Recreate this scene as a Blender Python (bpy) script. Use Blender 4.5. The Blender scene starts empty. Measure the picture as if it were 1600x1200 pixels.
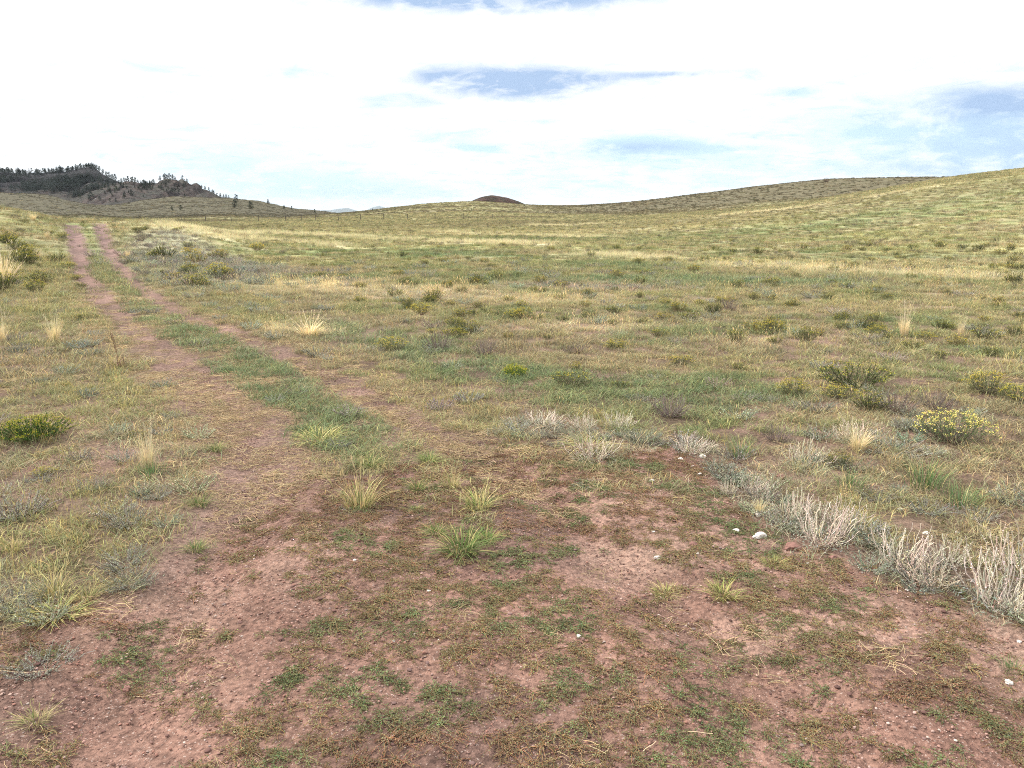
import bpy, math, random
import numpy as np

random.seed(7)
RNG = np.random.default_rng(11)
scene = bpy.context.scene
R = math.radians

# ------------------------------------------------------------------ camera
FPX = 1209.0                      # focal length in pixels of the 1600 px wide photograph
CAM_H = 1.6
PITCH = R(12.4)
cam_d = bpy.data.cameras.new('camera')
cam = bpy.data.objects.new('camera', cam_d)
scene.collection.objects.link(cam)
cam.location = (0, 0, CAM_H)
cam.rotation_euler = (R(90) - PITCH, 0, 0)
cam_d.sensor_width = 36.0
cam_d.lens = FPX * 36.0 / 1600.0
cam_d.clip_start = 0.05
cam_d.clip_end = 90000
scene.camera = cam
scene.render.resolution_x, scene.render.resolution_y = 1024, 768

# ------------------------------------------------------------------ view, light
scene.view_settings.view_transform = 'Standard'
scene.view_settings.look = 'None'
scene.view_settings.gamma = 1.0
scene.view_settings.exposure = 0.97
SUN_EL, SUN_AZ = R(48), R(-70)     # azimuth from the view direction, negative = left of it
sun_d = bpy.data.lights.new('sun', 'SUN')
sun_d.energy = 2.8
sun_d.angle = R(4)
sun_d.color = (1.0, 0.955, 0.88)
sun = bpy.data.objects.new('sun', sun_d)
scene.collection.objects.link(sun)
sun.rotation_euler = (R(90) - SUN_EL, 0, -SUN_AZ + math.pi)
sun.location = (0, 0, 60)


def pdir(px, py):
    """world direction of a pixel of the 1600x1200 photograph"""
    X = (np.asarray(px, float) - 800) / FPX
    Y = (600 - np.asarray(py, float)) / FPX
    c, s = math.cos(PITCH), math.sin(PITCH)
    return X, c + Y * s, Y * c - s


def az_el(px, py):
    x, y, z = pdir(px, py)
    return math.atan2(x, y), math.atan2(z, math.hypot(x, y))


world = bpy.data.worlds.new('World')
scene.world = world
world.use_nodes = True


class NT:
    """tiny helper for writing node trees"""
    def __init__(s, tree):
        s.t = tree
        s.n, s.l = tree.nodes, tree.links

    def new(s, typ, **kw):
        nd = s.n.new(typ)
        for k, v in kw.items():
            setattr(nd, k, v)
        return nd

    def put(s, sock, v):
        if isinstance(v, bpy.types.NodeSocket):
            s.l.new(v, sock)
        else:
            sock.default_value = v

    def math(s, op, a, b=None, c=None, clamp=False):
        nd = s.new('ShaderNodeMath', operation=op, use_clamp=clamp)
        s.put(nd.inputs[0], a)
        if b is not None:
            s.put(nd.inputs[1], b)
        if c is not None:
            s.put(nd.inputs[2], c)
        return nd.outputs[0]

    def mix(s, f, a, b, mode='MIX'):
        nd = s.new('ShaderNodeMix', data_type='RGBA', blend_type=mode)
        s.put(nd.inputs[0], f)
        s.put(nd.inputs[6], a)
        s.put(nd.inputs[7], b)
        return nd.outputs[2]

    def ramp(s, f, stops):
        nd = s.new('ShaderNodeMapRange', interpolation_type='SMOOTHSTEP')
        s.put(nd.inputs[0], f)
        nd.inputs[1].default_value, nd.inputs[2].default_value = stops[0], stops[1]
        nd.inputs[3].default_value, nd.inputs[4].default_value = stops[2], stops[3]
        return nd.outputs[0]

    def noise(s, vec, scale, detail=4, rough=0.55, dist=0.0):
        nd = s.new('ShaderNodeTexNoise')
        if vec is not None:
            s.l.new(vec, nd.inputs['Vector'])
        nd.inputs['Scale'].default_value = scale
        nd.inputs['Detail'].default_value = detail
        nd.inputs['Roughness'].default_value = rough
        nd.inputs['Distortion'].default_value = dist
        return nd.outputs[0]


def c4(c, k=1.0):
    return (c[0] * k, c[1] * k, c[2] * k, 1.0)


def build_world():
    t = NT(world.node_tree)
    t.n.clear()
    out = t.new('ShaderNodeOutputWorld')
    bg = t.new('ShaderNodeBackground')
    t.l.new(bg.outputs[0], out.inputs[0])
    tc = t.new('ShaderNodeTexCoord')
    sep = t.new('ShaderNodeSeparateXYZ')
    t.l.new(tc.outputs['Generated'], sep.inputs[0])
    x, y, z = sep.outputs
    az = t.math('ARCTAN2', x, y)
    el = t.math('ARCSINE', z)
    # clouds live on a high flat layer: stretch the noise towards the horizon
    den = t.math('ADD', t.math('MAXIMUM', z, 0.0), 0.10)
    comb = t.new('ShaderNodeCombineXYZ')
    t.put(comb.inputs[0], t.math('DIVIDE', x, den))
    t.put(comb.inputs[1], t.math('DIVIDE', y, den))
    lay = comb.outputs[0]
    n1 = t.noise(lay, 1.3, 6, 0.6, 0.4)
    n2 = t.noise(lay, 3.7, 6, 0.65, 0.6)
    ang = t.new('ShaderNodeCombineXYZ')
    t.put(ang.inputs[0], az)
    t.put(ang.inputs[1], t.math('MULTIPLY', el, 2.6))
    n3 = t.noise(ang.outputs[0], 9.0, 6, 0.62, 0.8)
    n4 = t.noise(ang.outputs[0], 26.0, 5, 0.6, 0.5)
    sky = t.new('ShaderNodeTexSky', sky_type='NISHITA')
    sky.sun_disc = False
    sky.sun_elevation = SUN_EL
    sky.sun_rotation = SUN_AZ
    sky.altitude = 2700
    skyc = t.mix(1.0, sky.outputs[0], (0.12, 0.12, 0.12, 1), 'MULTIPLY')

    def blob(px, py, wx, wy, amp, soft=1.0, rag=0.8):
        a0, e0 = az_el(px, py)
        sa, se = wx / FPX, wy / FPX
        da = t.math('DIVIDE', t.math('ADD', t.math('SUBTRACT', az, a0),
                    t.math('MULTIPLY', t.math('SUBTRACT', n3, 0.5), sa * rag)), sa)
        de = t.math('DIVIDE', t.math('ADD', t.math('SUBTRACT', el, e0),
                    t.math('MULTIPLY', t.math('SUBTRACT', n4, 0.5), se * 1.6 * rag)), se)
        q = t.math('ADD', t.math('MULTIPLY', da, da), t.math('MULTIPLY', de, de))
        g = t.math('EXPONENT', t.math('MULTIPLY', q, -1.0 * soft))
        fr = t.ramp(t.math('ADD', t.math('MULTIPLY', n4, 0.45), t.math('MULTIPLY', n3, 0.55)), (0.36, 0.58, 0.45, 1.15))
        return t.math('MULTIPLY', t.math('MULTIPLY', g, fr), amp)

    def sumup(lst):
        s = lst[0]
        for q in lst[1:]:
            s = t.math('ADD', s, q)
        return s
    # thin places where the blue air shows pale through the cloud
    thin = sumup([blob(330, 245, 150, 38, 0.55), blob(520, 290, 130, 30, 0.6), blob(430, 112, 95, 12, 0.45),
                  blob(690, 215, 90, 18, 0.5), blob(960, 250, 190, 40, 0.6), blob(1010, 226, 75, 12, 0.9),
                  blob(620, 160, 60, 12, 0.5), blob(860, 190, 40, 5, 0.6), blob(1280, 215, 120, 60, 0.42),
                  blob(1560, 220, 120, 50, 1.1), blob(1400, 205, 60, 8, 0.5), blob(1160, 122, 40, 8, 0.6),
                  blob(1110, 232, 45, 6, 0.6), blob(240, 112, 50, 10, 0.25), blob(380, 285, 60, 20, 0.6),
                  blob(1255, 145, 40, 9, 0.5), blob(760, 300, 260, 22, 0.45), blob(740, 232, 50, 5, 0.6),
                  blob(1400, 165, 80, 18, 0.35), blob(1150, 275, 160, 30, 0.3),
                  t.math('MULTIPLY', t.ramp(n2, (0.52, 0.72, 0.0, 0.35)), t.ramp(el, (0.02, 0.30, 1.0, 0.25)))])
    dark = sumup([blob(800, 130, 130, 19, 1.0, 1.0, 0.55), blob(840, 112, 90, 12, 0.5, 1.0, 0.6), blob(700, 118, 70, 10, 0.5), blob(850, 140, 60, 12, 0.5),
                  blob(1060, 115, 85, 5, 0.8, 1.0, 0.5), blob(760, -4, 240, 18, 1.3, 1.0, 0.35),
                  blob(1560, 158, 110, 20, 0.7, 1.0, 0.6), blob(935, 122, 40, 9, 0.5), blob(1010, 229, 55, 7, 0.35),
                  blob(1600, 225, 130, 65, 0.55, 1.0, 0.5), blob(1400, 262, 120, 14, 0.22), blob(1000, 232, 110, 10, 0.35), blob(640, 160, 55, 8, 0.3), blob(600, 300, 200, 10, 0.2)])
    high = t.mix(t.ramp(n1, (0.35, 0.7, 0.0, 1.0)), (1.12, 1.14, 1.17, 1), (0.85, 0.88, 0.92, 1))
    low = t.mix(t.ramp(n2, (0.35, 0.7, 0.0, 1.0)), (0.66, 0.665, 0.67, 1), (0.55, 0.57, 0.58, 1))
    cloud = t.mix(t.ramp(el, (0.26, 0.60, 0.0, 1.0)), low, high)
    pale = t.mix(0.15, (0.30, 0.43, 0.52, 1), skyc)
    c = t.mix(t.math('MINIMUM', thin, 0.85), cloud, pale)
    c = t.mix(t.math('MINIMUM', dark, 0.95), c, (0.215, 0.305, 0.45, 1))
    # below the horizon: plain pale
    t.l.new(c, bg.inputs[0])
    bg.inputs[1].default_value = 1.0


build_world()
scene.cycles.max_bounces = 5
scene.cycles.diffuse_bounces = 3
scene.cycles.transparent_max_bounces = 4
scene.cycles.volume_bounces = 0
scene.cycles.filter_width = 1.0
scene.cycles.use_denoising = False
scene.cycles.denoiser = 'OPENIMAGEDENOISE'
scene.cycles.denoising_input_passes = 'RGB_ALBEDO_NORMAL'


# ------------------------------------------------------------------ numpy noise
def _hash(ix, iy, seed):
    h = (ix.astype(np.int64) * 374761393 + iy.astype(np.int64) * 668265263 + seed * 1442695041) & 0xFFFFFFFF
    h = ((h ^ (h >> 13)) * 1274126177) & 0xFFFFFFFF
    h = h ^ (h >> 16)
    return (h & 0xFFFFFF) / float(0xFFFFFF)


def vnoise(x, y, seed=0):
    ix, iy = np.floor(x), np.floor(y)
    fx, fy = x - ix, y - iy
    fx = fx * fx * (3 - 2 * fx)
    fy = fy * fy * (3 - 2 * fy)
    a = _hash(ix, iy, seed)
    b = _hash(ix + 1, iy, seed)
    c = _hash(ix, iy + 1, seed)
    d = _hash(ix + 1, iy + 1, seed)
    return (a + (b - a) * fx) * (1 - fy) + (c + (d - c) * fx) * fy


def fbm(x, y, octs=4, seed=0, gain=0.5):
    s, amp, tot = 0, 1.0, 0.0
    c, q = math.cos(0.6), math.sin(0.6)
    for k in range(octs):
        s = s + amp * vnoise(x, y, seed + k * 17)
        tot += amp
        amp *= gain
        x, y = (x * c - y * q) * 2.03 + 5.1, (x * q + y * c) * 2.03 + 1.7
    return s / tot


def sm(x, a, b):
    t = np.clip((x - a) / (b - a), 0, 1)
    return t * t * (3 - 2 * t)


# ------------------------------------------------------------------ terrain shape
TH = np.radians(np.arange(-180, 180.01, 0.05))


class Hill:
    """a ridge given by compass bearing and height, with its own distance, front and back slope"""
    def __init__(s, pts, rid, r_in, r_out, smooth=0.5, p=1.0):
        px = np.array([q[0] for q in pts], float)
        py = np.array([q[1] for q in pts], float)
        x, y, z = pdir(px, py)
        th = np.arctan2(x, y)
        H = CAM_H + rid * z / np.hypot(x, y)
        tab = np.interp(TH, th, H)
        k = max(1, int(smooth / 0.05))
        w = np.exp(-0.5 * (np.arange(-3 * k, 3 * k + 1) / k) ** 2)
        w /= w.sum()
        s.tab = np.convolve(np.pad(tab, 3 * k, mode='edge'), w, mode='valid')
        s.rid, s.r_in, s.r_out, s.p = rid, r_in, r_out, p

    def H(s, th):
        return np.interp(th, TH, s.tab)

    def z(s, th, r):
        h = s.H(th)
        up = np.clip((r - s.r_in) / (s.rid - s.r_in), 0, 1) ** s.p
        up = up * up * (3 - 2 * up)
        dn = sm(r, s.r_out, s.rid) if False else 1 - sm(r, s.rid, s.r_out)
        return h * np.where(r < s.rid, up, dn)


def zero_row(rid):
    """photo row where level ground at that distance appears"""
    return 600 + FPX * math.tan(math.atan2(CAM_H, rid) - PITCH)


LEFT = Hill([(-900, 300), (-200, 318), (0, 326), (30, 330), (60, 338), (110, 345), (240, 345), (285, 351),
             (330, 360), (400, zero_row(48)), (420, zero_row(48))], 48, 14, 78, 0.6)
MEADOW = Hill([(200, zero_row(430)), (300, 350), (400, 342), (450, 338), (500, 334), (560, 330), (600, 326), (660, 320),
               (740, 316), (820, 321.5), (860, 323), (910, 324.5), (1000, 322), (1200, 318), (2400, 318)], 430, 110, 800, 0.5)
BACKH = Hill([(700, zero_row(330)), (840, 331), (910, 324), (1000, 316), (1100, 304), (1200, 291.5), (1290, 282),
              (1400, 279), (1500, 277.5), (1700, 278), (2600, 290)], 330, 150, 700, 0.6)
FRONTH = Hill([(600, zero_row(200)), (850, 346), (1000, 339), (1150, 328), (1260, 317), (1320, 307), (1375, 299), (1440, 289),
               (1487, 282), (1540, 275.5), (1600, 269.5), (1800, 252), (2600, 225)], 200, 22, 330, 0.5, 0.9)
LOWL = Hill([(-1500, 290), (-100, 297), (0, 300), (50, 301), (75, 303), (100, 309), (130, 315), (165, 318), (220, 315),
             (280, 312), (330, 312), (375, 311), (406, 315), (437, 322), (469, 328), (500, 331), (560, zero_row(620)),
             (600, zero_row(620))], 620, 380, 800, 0.25)
LOWM = Hill([(-1500, 320), (0, 326), (60, 341), (100, 337), (135, 334), (160, 337), (200, 341), (245, 341), (290, 337),
             (340, 334), (400, 337), (440, 341), (500, 344), (540, zero_row(330)), (560, zero_row(330))], 330, 210, 440, 0.3)
HILLS = [LEFT, MEADOW, BACKH, FRONTH, LOWL, LOWM]


def terrain(x, y, fine=True):
    r = np.hypot(x, y)
    th = np.arctan2(x, y)
    acc = 0
    for h in HILLS:
        acc = acc + np.maximum(h.z(th, r), 0) ** 4
    z = acc ** 0.25
    z = z + 0.35 * (fbm(x / 32, y / 32, 3, 3) - 0.5) * sm(r, 12, 50)
    z = z + 1.8 * (fbm(x / 85, y / 60, 4, 31) - 0.5) * sm(r, 150, 420)
    z = z + 11.0 * (fbm(x / 80, y / 75, 4, 77) - 0.5) * sm(r, 300, 560) * sm(-th, R(10), R(17))
    z = z + 0.05 * (fbm(x / 1.1, y / 1.1, 3, 5) - 0.5)
    z = z * (1 - sm(r, 900, 2500)) - 1.5 * sm(r, 900, 2500)
    if fine:
        z = z + 0.022 * (fbm(x / 0.17, y / 0.17, 3, 9) - 0.5) * (1 - sm(r, 12, 25))
        z = z - ruts(x, y)
    return z


def raycast(px, py, fn=None, rmax=3000, rmin=1.2):
    """first hit of photo pixel rays with the terrain: arrays of x, y, z"""
    fn = fn or (lambda x, y: terrain(x, y, False))
    px, py = np.atleast_1d(np.asarray(px, float)), np.atleast_1d(np.asarray(py, float))
    dx, dy, dz = pdir(px, py)
    k = np.hypot(dx, dy)
    ux, uy, uz = dx / k, dy / k, dz / k
    rr = np.exp(np.linspace(math.log(rmin), math.log(rmax), 1400))
    X, Y = ux[:, None] * rr, uy[:, None] * rr
    D = CAM_H + uz[:, None] * rr - fn(X, Y)
    hit = D <= 0
    ok = hit.any(1)
    i = np.where(ok, hit.argmax(1), len(rr) - 1)
    i0 = np.maximum(i - 1, 0)
    a = np.arange(len(px))
    d0, d1 = D[a, i0], D[a, i]
    t = np.clip(d0 / np.where(np.abs(d0 - d1) < 1e-9, 1, d0 - d1), 0, 1)
    r = rr[i0] + (rr[i] - rr[i0]) * t
    x, y = ux * r, uy * r
    return x, y, ok


def poly_px(pts):
    x, y, ok = raycast([p[0] for p in pts], [p[1] for p in pts])
    return np.stack([x, y], 1)


def seg_dist(x, y, P):
    """distance to a polyline"""
    best = np.full(np.shape(x), 1e9)
    for a, b in zip(P[:-1], P[1:]):
        d = b - a
        L = max(float(d @ d), 1e-9)
        t = np.clip(((x - a[0]) * d[0] + (y - a[1]) * d[1]) / L, 0, 1)
        best = np.minimum(best, np.hypot(x - a[0] - t * d[0], y - a[1] - t * d[1]))
    return best


def poly_sd(x, y, P):
    """signed distance to a polygon, positive inside"""
    Q = np.vstack([P, P[:1]])
    d = seg_dist(x, y, Q)
    ins = np.zeros(np.shape(x), bool)
    for a, b in zip(Q[:-1], Q[1:]):
        if a[1] == b[1]:
            continue
        c = ((a[1] > y) != (b[1] > y)) & (x < (b[0] - a[0]) * (y - a[1]) / (b[1] - a[1]) + a[0])
        ins ^= c
    return np.where(ins, d, -d)


TRACK_L = poly_px([(112, 352), (118, 370), (124, 400), (133, 430), (150, 455), (175, 485), (212, 515), (262, 555),
                   (310, 595), (352, 640), (382, 690), (400, 740), (395, 790), (360, 860), (310, 950), (240, 1070), (160, 1199)])
TRACK_R = poly_px([(155, 350), (163, 370), (174, 400), (192, 425), (225, 455), (275, 485), (340, 512), (420, 545),
                   (505, 590), (590, 635), (665, 675), (760, 725), (860, 785), (960, 860), (1070, 960), (1200, 1080), (1330, 1199)])
DIRT = poly_px([(-500, 1190), (-250, 1030), (0, 990), (60, 965), (130, 945), (250, 925), (300, 885), (325, 835), (370, 798),
                (430, 782), (500, 757), (560, 747), (640, 728), (700, 708), (760, 692), (830, 690), (900, 718),
                (960, 714), (1040, 694), (1110, 717), (1140, 755), (1180, 800), (1250, 850), (1330, 868), (1400, 908),
                (1480, 930), (1560, 968), (1650, 1000), (1950, 1060)])
DIRT = np.vstack([DIRT, [[6, -3], [-6, -3]]])
LANE_L = poly_px([(395, 790), (350, 850), (330, 930), (280, 1000), (200, 1080), (60, 1180)])
LANE_R = poly_px([(690, 690), (760, 725), (880, 800), (960, 865), (1060, 950), (1180, 1040), (1330, 1130), (1480, 1199)])
EDGE_R = poly_px([(1330, 885), (1420, 925), (1530, 975), (1640, 1020), (1800, 1080)])
MIDBELT = poly_px([(450, 520), (560, 548), (690, 590), (830, 640), (1000, 655), (1180, 650), (1300, 625), (1150, 590),
                   (950, 585), (780, 560), (620, 520), (520, 500)])
SAGE_SW = poly_px([(190, 372), (255, 358), (300, 368), (360, 400), (430, 435), (330, 455), (240, 440), (205, 405)])
FRINGE = poly_px([(835, 668), (960, 694), (1080, 706), (1150, 765), (1260, 825), (1400, 885), (1500, 925), (1640, 985)])
BANDS = [  # photo places of straw coloured strips on the meadow: points, half width (m), kind
    ([(290, 358), (400, 362), (480, 366), (600, 373), (700, 378), (830, 382)], 1.7, 0),
    ([(330, 372), (400, 373), (480, 380), (545, 387)], 1.0, 0),
    ([(870, 392), (1000, 402), (1100, 408), (1200, 414), (1290, 422)], 1.5, 0),
    ([(1380, 427), (1480, 431), (1560, 432)], 0.9, 0),
    ([(390, 440), (460, 446), (600, 452), (700, 458), (860, 466)], 1.0, 0),
    ([(660, 362), (800, 368), (950, 372)], 1.2, 0),
    ([(850, 445), (1000, 450), (1200, 456), (1400, 461), (1600, 464)], 0.9, 1),
    ([(300, 400), (420, 425), (560, 436)], 0.9, 1),
    ([(430, 512), (480, 518), (520, 520)], 0.28, 0),
    ([(900, 512), (1100, 520), (1330, 535)], 0.6, 0),
    ([(940, 436), (1100, 438), (1300, 441)], 1.3, 2),
    ([(1380, 398), (1480, 400)], 3.0, 2),
    ([(700, 398), (860, 406), (950, 412)], 2.0, 2),
    ([(850, 352), (1000, 345), (1150, 334), (1260, 323), (1375, 305), (1440, 294)], 3.0, 0),
]
BANDS = [(poly_px(a), b, c) for a, b, c in BANDS]


def wob(x, y, s, amp, seed):
    return x + amp * (fbm(x / s, y / s, 3, seed) - 0.5) * 2, y + amp * (fbm(x / s, y / s, 3, seed + 50) - 0.5) * 2


def ruts(x, y):
    r = np.hypot(x, y)
    d = np.minimum(seg_dist(x, y, TRACK_L), seg_dist(x, y, TRACK_R))
    return (0.04 * np.exp(-(d / 0.17) ** 2) - 0.012 * np.exp(-((d - 0.34) / 0.1) ** 2)) * sm(r, 1.5, 3) * (1 + sm(r, 15, 40))


def fields(x, y):
    r = np.hypot(x, y)
    f = {}
    wx, wy = wob(x, y, 0.5, 0.12, 3)
    wx2, wy2 = wob(wx, wy, 0.1, 0.03, 5)
    dl, dr = seg_dist(wx2, wy2, TRACK_L), seg_dist(wx2, wy2, TRACK_R)
    hwl = np.interp(r, [3, 4.5, 6, 9, 14, 30, 50], [0.3, 0.36, 0.32, 0.25, 0.24, 0.30, 0.38])
    hwr = np.interp(r, [3, 4.5, 6, 9, 14, 30, 50], [0.3, 0.24, 0.22, 0.19, 0.20, 0.27, 0.36])
    f['trL'] = 1 - sm(dl, hwl * 0.65, hwl * 1.35)
    f['trR'] = 1 - sm(dr, hwr * 0.65, hwr * 1.35)
    f['track'] = np.maximum(f['trL'], f['trR'])
    # how far the track floor is covered by trodden straw (near stretch) or bare (far stretch)
    dmin = np.minimum(dl, dr)
    f['litter'] = f['track'] * sm(r, 3.8, 4.6) * (0.68 * (1 - sm(r, 6.5, 9.5)) + 0.16 * (1 - sm(r, 9, 20))) \
        + 0.75 * np.exp(-((dmin - 0.40) / 0.11) ** 2) * (1 - sm(r, 13, 22)) * sm(r, 4, 5.0)
    sd = poly_sd(wx, wy, DIRT)
    f['dirt'] = sm(sd + 0.16 * (fbm(x / 0.25, y / 0.25, 3, 21) - 0.5) + 0.9 * (fbm(x / 0.35, y / 0.45, 3, 23) - 0.5) * sm(y, 4.0, 4.8) * (x < 0.8), -0.12, 0.16)
    lane = np.maximum(1 - sm(seg_dist(wx, wy, LANE_L), 0.30, 0.75), 0.85 * (1 - sm(seg_dist(wx, wy, LANE_R), 0.13, 0.36)))
    lane = np.maximum(lane, 1 - sm(seg_dist(wx, wy, EDGE_R), 0.05, 0.22))
    f['lane'] = lane
    patch = fbm(x / 0.16, y / 0.13, 4, 41, 0.6)
    big = fbm(x / 0.7, y / 0.55, 3, 43)
    left_bare = sm(-x, 0.45, 1.1) * (1 - sm(y, 3.2, 4.2))
    thr = 0.240 - 0.25 * (big - 0.5) + 0.21 * lane + 0.06 * left_bare - 0.03 * sm(y, 2.9, 4.2) + 0.015 * (x > 0.3)
    f['mat'] = sm(patch, thr, thr + 0.07) * f['dirt']
    st = fbm(x / (6 + r * 0.35), y / (1.6 + r * 0.06), 4, 61)
    f['streak'] = st
    straw = np.zeros_like(r)
    pink = np.zeros_like(r)
    grn = np.zeros_like(r)
    wbx = x
    wby = y + (fbm(x / 7, y / 3, 3, 91) - 0.5) * np.clip(r * 0.07, 0.3, 6)
    for P, hw, kind in BANDS:
        rag = hw * (0.55 + 0.9 * fbm(x / (hw * 2.4), y / hw, 3, 33))
        m = np.exp(-(seg_dist(wbx, wby, P) / rag) ** 2) * sm(fbm(x / (hw * 5), y / (hw * 1.6), 3, 37), 0.34, 0.56)
        if kind == 0:
            straw = np.maximum(straw, m)
        elif kind == 1:
            pink = np.maximum(pink, m)
        else:
            grn = np.maximum(grn, m)
    grn = np.maximum(grn, sm(poly_sd(wx, wy, MIDBELT), -0.25, 0.35) * 0.9)
    # strip of green between the two tracks
    mid = 1 - sm(np.abs(dl - dr), 0.55, 1.05)
    between = mid * (1 - sm(dl + dr, 1.9, 2.8)) * sm(r, 4.6, 5.4)
    grn = np.maximum(grn, between * np.interp(r, [5, 12, 20, 40], [1, 0.9, 0.5, 0.3]))
    f['straw'], f['pink'], f['green'] = straw, pink, grn
    f['sage'] = np.clip(0.9 * (1 - sm(seg_dist(wx, wy, FRINGE), 0.1, 0.35)) + sm(poly_sd(wx, wy, SAGE_SW), -1.0, 1.0) * 0.9
                        + 0.55 * sm(-x, 0.9, 2.0) * (1 - sm(y, 4.6, 6.2)) * sm(fbm(x / 0.5, y / 0.5, 3, 71), 0.42, 0.6)
                        + 0.5 * sm(x, 0.4, 1.0) * (1 - sm(y, 5.0, 7.5)) * sm(fbm(x / 0.5, y / 0.5, 3, 72), 0.45, 0.6), 0, 1)
    f['lefty'] = sm(-x / np.maximum(y, 0.1), 0.30, 0.42) * (1 - sm(r, 60, 90))
    return f


def lerp(a, b, t):
    return a + (b - a) * t[:, None]


def cc(c):
    return np.array(c, float)[None, :]


GREEN, BGREEN, OLIVE = cc((0.150, 0.195, 0.085)), cc((0.150, 0.215, 0.110)), cc((0.290, 0.285, 0.128))
BROWN, STRAW, PSTRAW = cc((0.30, 0.265, 0.15)), cc((0.38, 0.34, 0.19)), cc((0.60, 0.53, 0.33))
SAGE, PINK = cc((0.34, 0.335, 0.255)), cc((0.36, 0.29, 0.24))
YOLIVE = cc((0.27, 0.25, 0.06))


def plant_colour(x, y, f):
    """colour of the plants growing at a place"""
    n = len(x)
    r = np.hypot(x, y)
    a = fbm(x / 0.9, y / 0.7, 3, 101)
    b = fbm(x / 5, y / 3.2, 3, 102)
    c = f['streak']
    g = np.clip((a - 0.5) * 2.2 + (b - 0.5) * 2.0 + 0.5, 0, 1)
    col = lerp(lerp(OLIVE + 0 * x[:, None], BROWN, g), GREEN, np.clip((0.5 - a) * 2.6 + (0.5 - c) * 2.5, 0, 0.85) * (1 - 0.6 * sm(r, 40, 120)))
    col = lerp(col, STRAW, np.clip((c - 0.60) * 4.0, 0, 0.5) * sm(r, 9, 16))
    col = lerp(col, lerp(OLIVE * 0.92 + 0 * x[:, None], BROWN, np.clip(g * 0.9, 0, 1)), f['lefty'] * 0.7)
    col = lerp(col, SAGE, f['sage'] * 0.7)
    col = lerp(col, lerp(GREEN + 0 * x[:, None], BGREEN, np.clip(b * 1.2, 0, 1)), np.clip(f['green'] * 0.85, 0, 1) * (1 - 0.6 * sm(r, 30, 80)))
    # far hillsides: duller olive brown
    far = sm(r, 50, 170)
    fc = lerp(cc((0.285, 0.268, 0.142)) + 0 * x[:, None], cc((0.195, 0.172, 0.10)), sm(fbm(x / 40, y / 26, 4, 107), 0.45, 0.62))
    fc = lerp(fc, cc((0.13, 0.115, 0.072)), sm(r, 205, 235) * sm(x, -20, 40))  # darker brown beyond the right front ridge
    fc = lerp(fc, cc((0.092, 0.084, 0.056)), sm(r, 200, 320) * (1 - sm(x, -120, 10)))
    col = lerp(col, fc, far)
    col = lerp(col, PINK, f['pink'] * 0.75)
    col = lerp(col, PSTRAW, f['straw'] * 0.8 * np.where(r > 150, 0.45, 1))
    j = RNG.normal(0, 1, n)
    col = col * np.clip(1 + 0.24 * j, 0.4, 1.7)[:, None]
    k = RNG.random(n)
    col = np.where((k < 0.10)[:, None], col * 0.45 + 0.55 * STRAW, col)
    col = np.where((k > 0.93)[:, None], col * 0.5 + 0.5 * GREEN, col)
    return np.clip(col, 0.01, 0.8)


# ------------------------------------------------------------------ mesh helpers
def np_mesh(name, V, quads=None, tris=None, col=None, smooth=False):
    me = bpy.data.meshes.new(name)
    V = np.asarray(V, np.float32)
    q = np.zeros((0, 4), np.int32) if quads is None or len(quads) == 0 else np.asarray(quads, np.int32)
    t = np.zeros((0, 3), np.int32) if tris is None or len(tris) == 0 else np.asarray(tris, np.int32)
    me.vertices.add(len(V))
    me.vertices.foreach_set('co', V.ravel())
    me.loops.add(len(q) * 4 + len(t) * 3)
    me.loops.foreach_set('vertex_index', np.concatenate([q.ravel(), t.ravel()]))
    me.polygons.add(len(q) + len(t))
    me.polygons.foreach_set('loop_start', np.concatenate([np.arange(len(q)) * 4, len(q) * 4 + np.arange(len(t)) * 3]).astype(np.int32))
    if smooth:
        me.polygons.foreach_set('use_smooth', np.ones(len(q) + len(t), bool))
    me.update(calc_edges=True)
    if col is not None:
        at = me.attributes.new('vc', 'FLOAT_COLOR', 'POINT')
        c = np.ones((len(V), 4), np.float32)
        c[:, :3] = col
        at.data.foreach_set('color', c.ravel())
    return me


class Geo:
    """collects pieces that belong to one mesh"""
    def __init__(s):
        s.V, s.Q, s.T, s.C, s.n = [], [], [], [], 0

    def add(s, V, Q=None, T=None, C=None):
        V = np.asarray(V, float).reshape(-1, 3)
        if Q is not None and len(Q):
            s.Q.append(np.asarray(Q) + s.n)
        if T is not None and len(T):
            s.T.append(np.asarray(T) + s.n)
        C = np.ones((len(V), 3)) if C is None else np.broadcast_to(np.asarray(C, float).reshape(-1, 3), (len(V), 3))
        s.V.append(V)
        s.C.append(C)
        s.n += len(V)

    def mesh(s, name, mat=None, smooth=False):
        me = np_mesh(name, np.vstack(s.V), np.vstack(s.Q) if s.Q else None, np.vstack(s.T) if s.T else None,
                     np.vstack(s.C), smooth)
        if mat:
            me.materials.append(mat)
        return me


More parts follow.
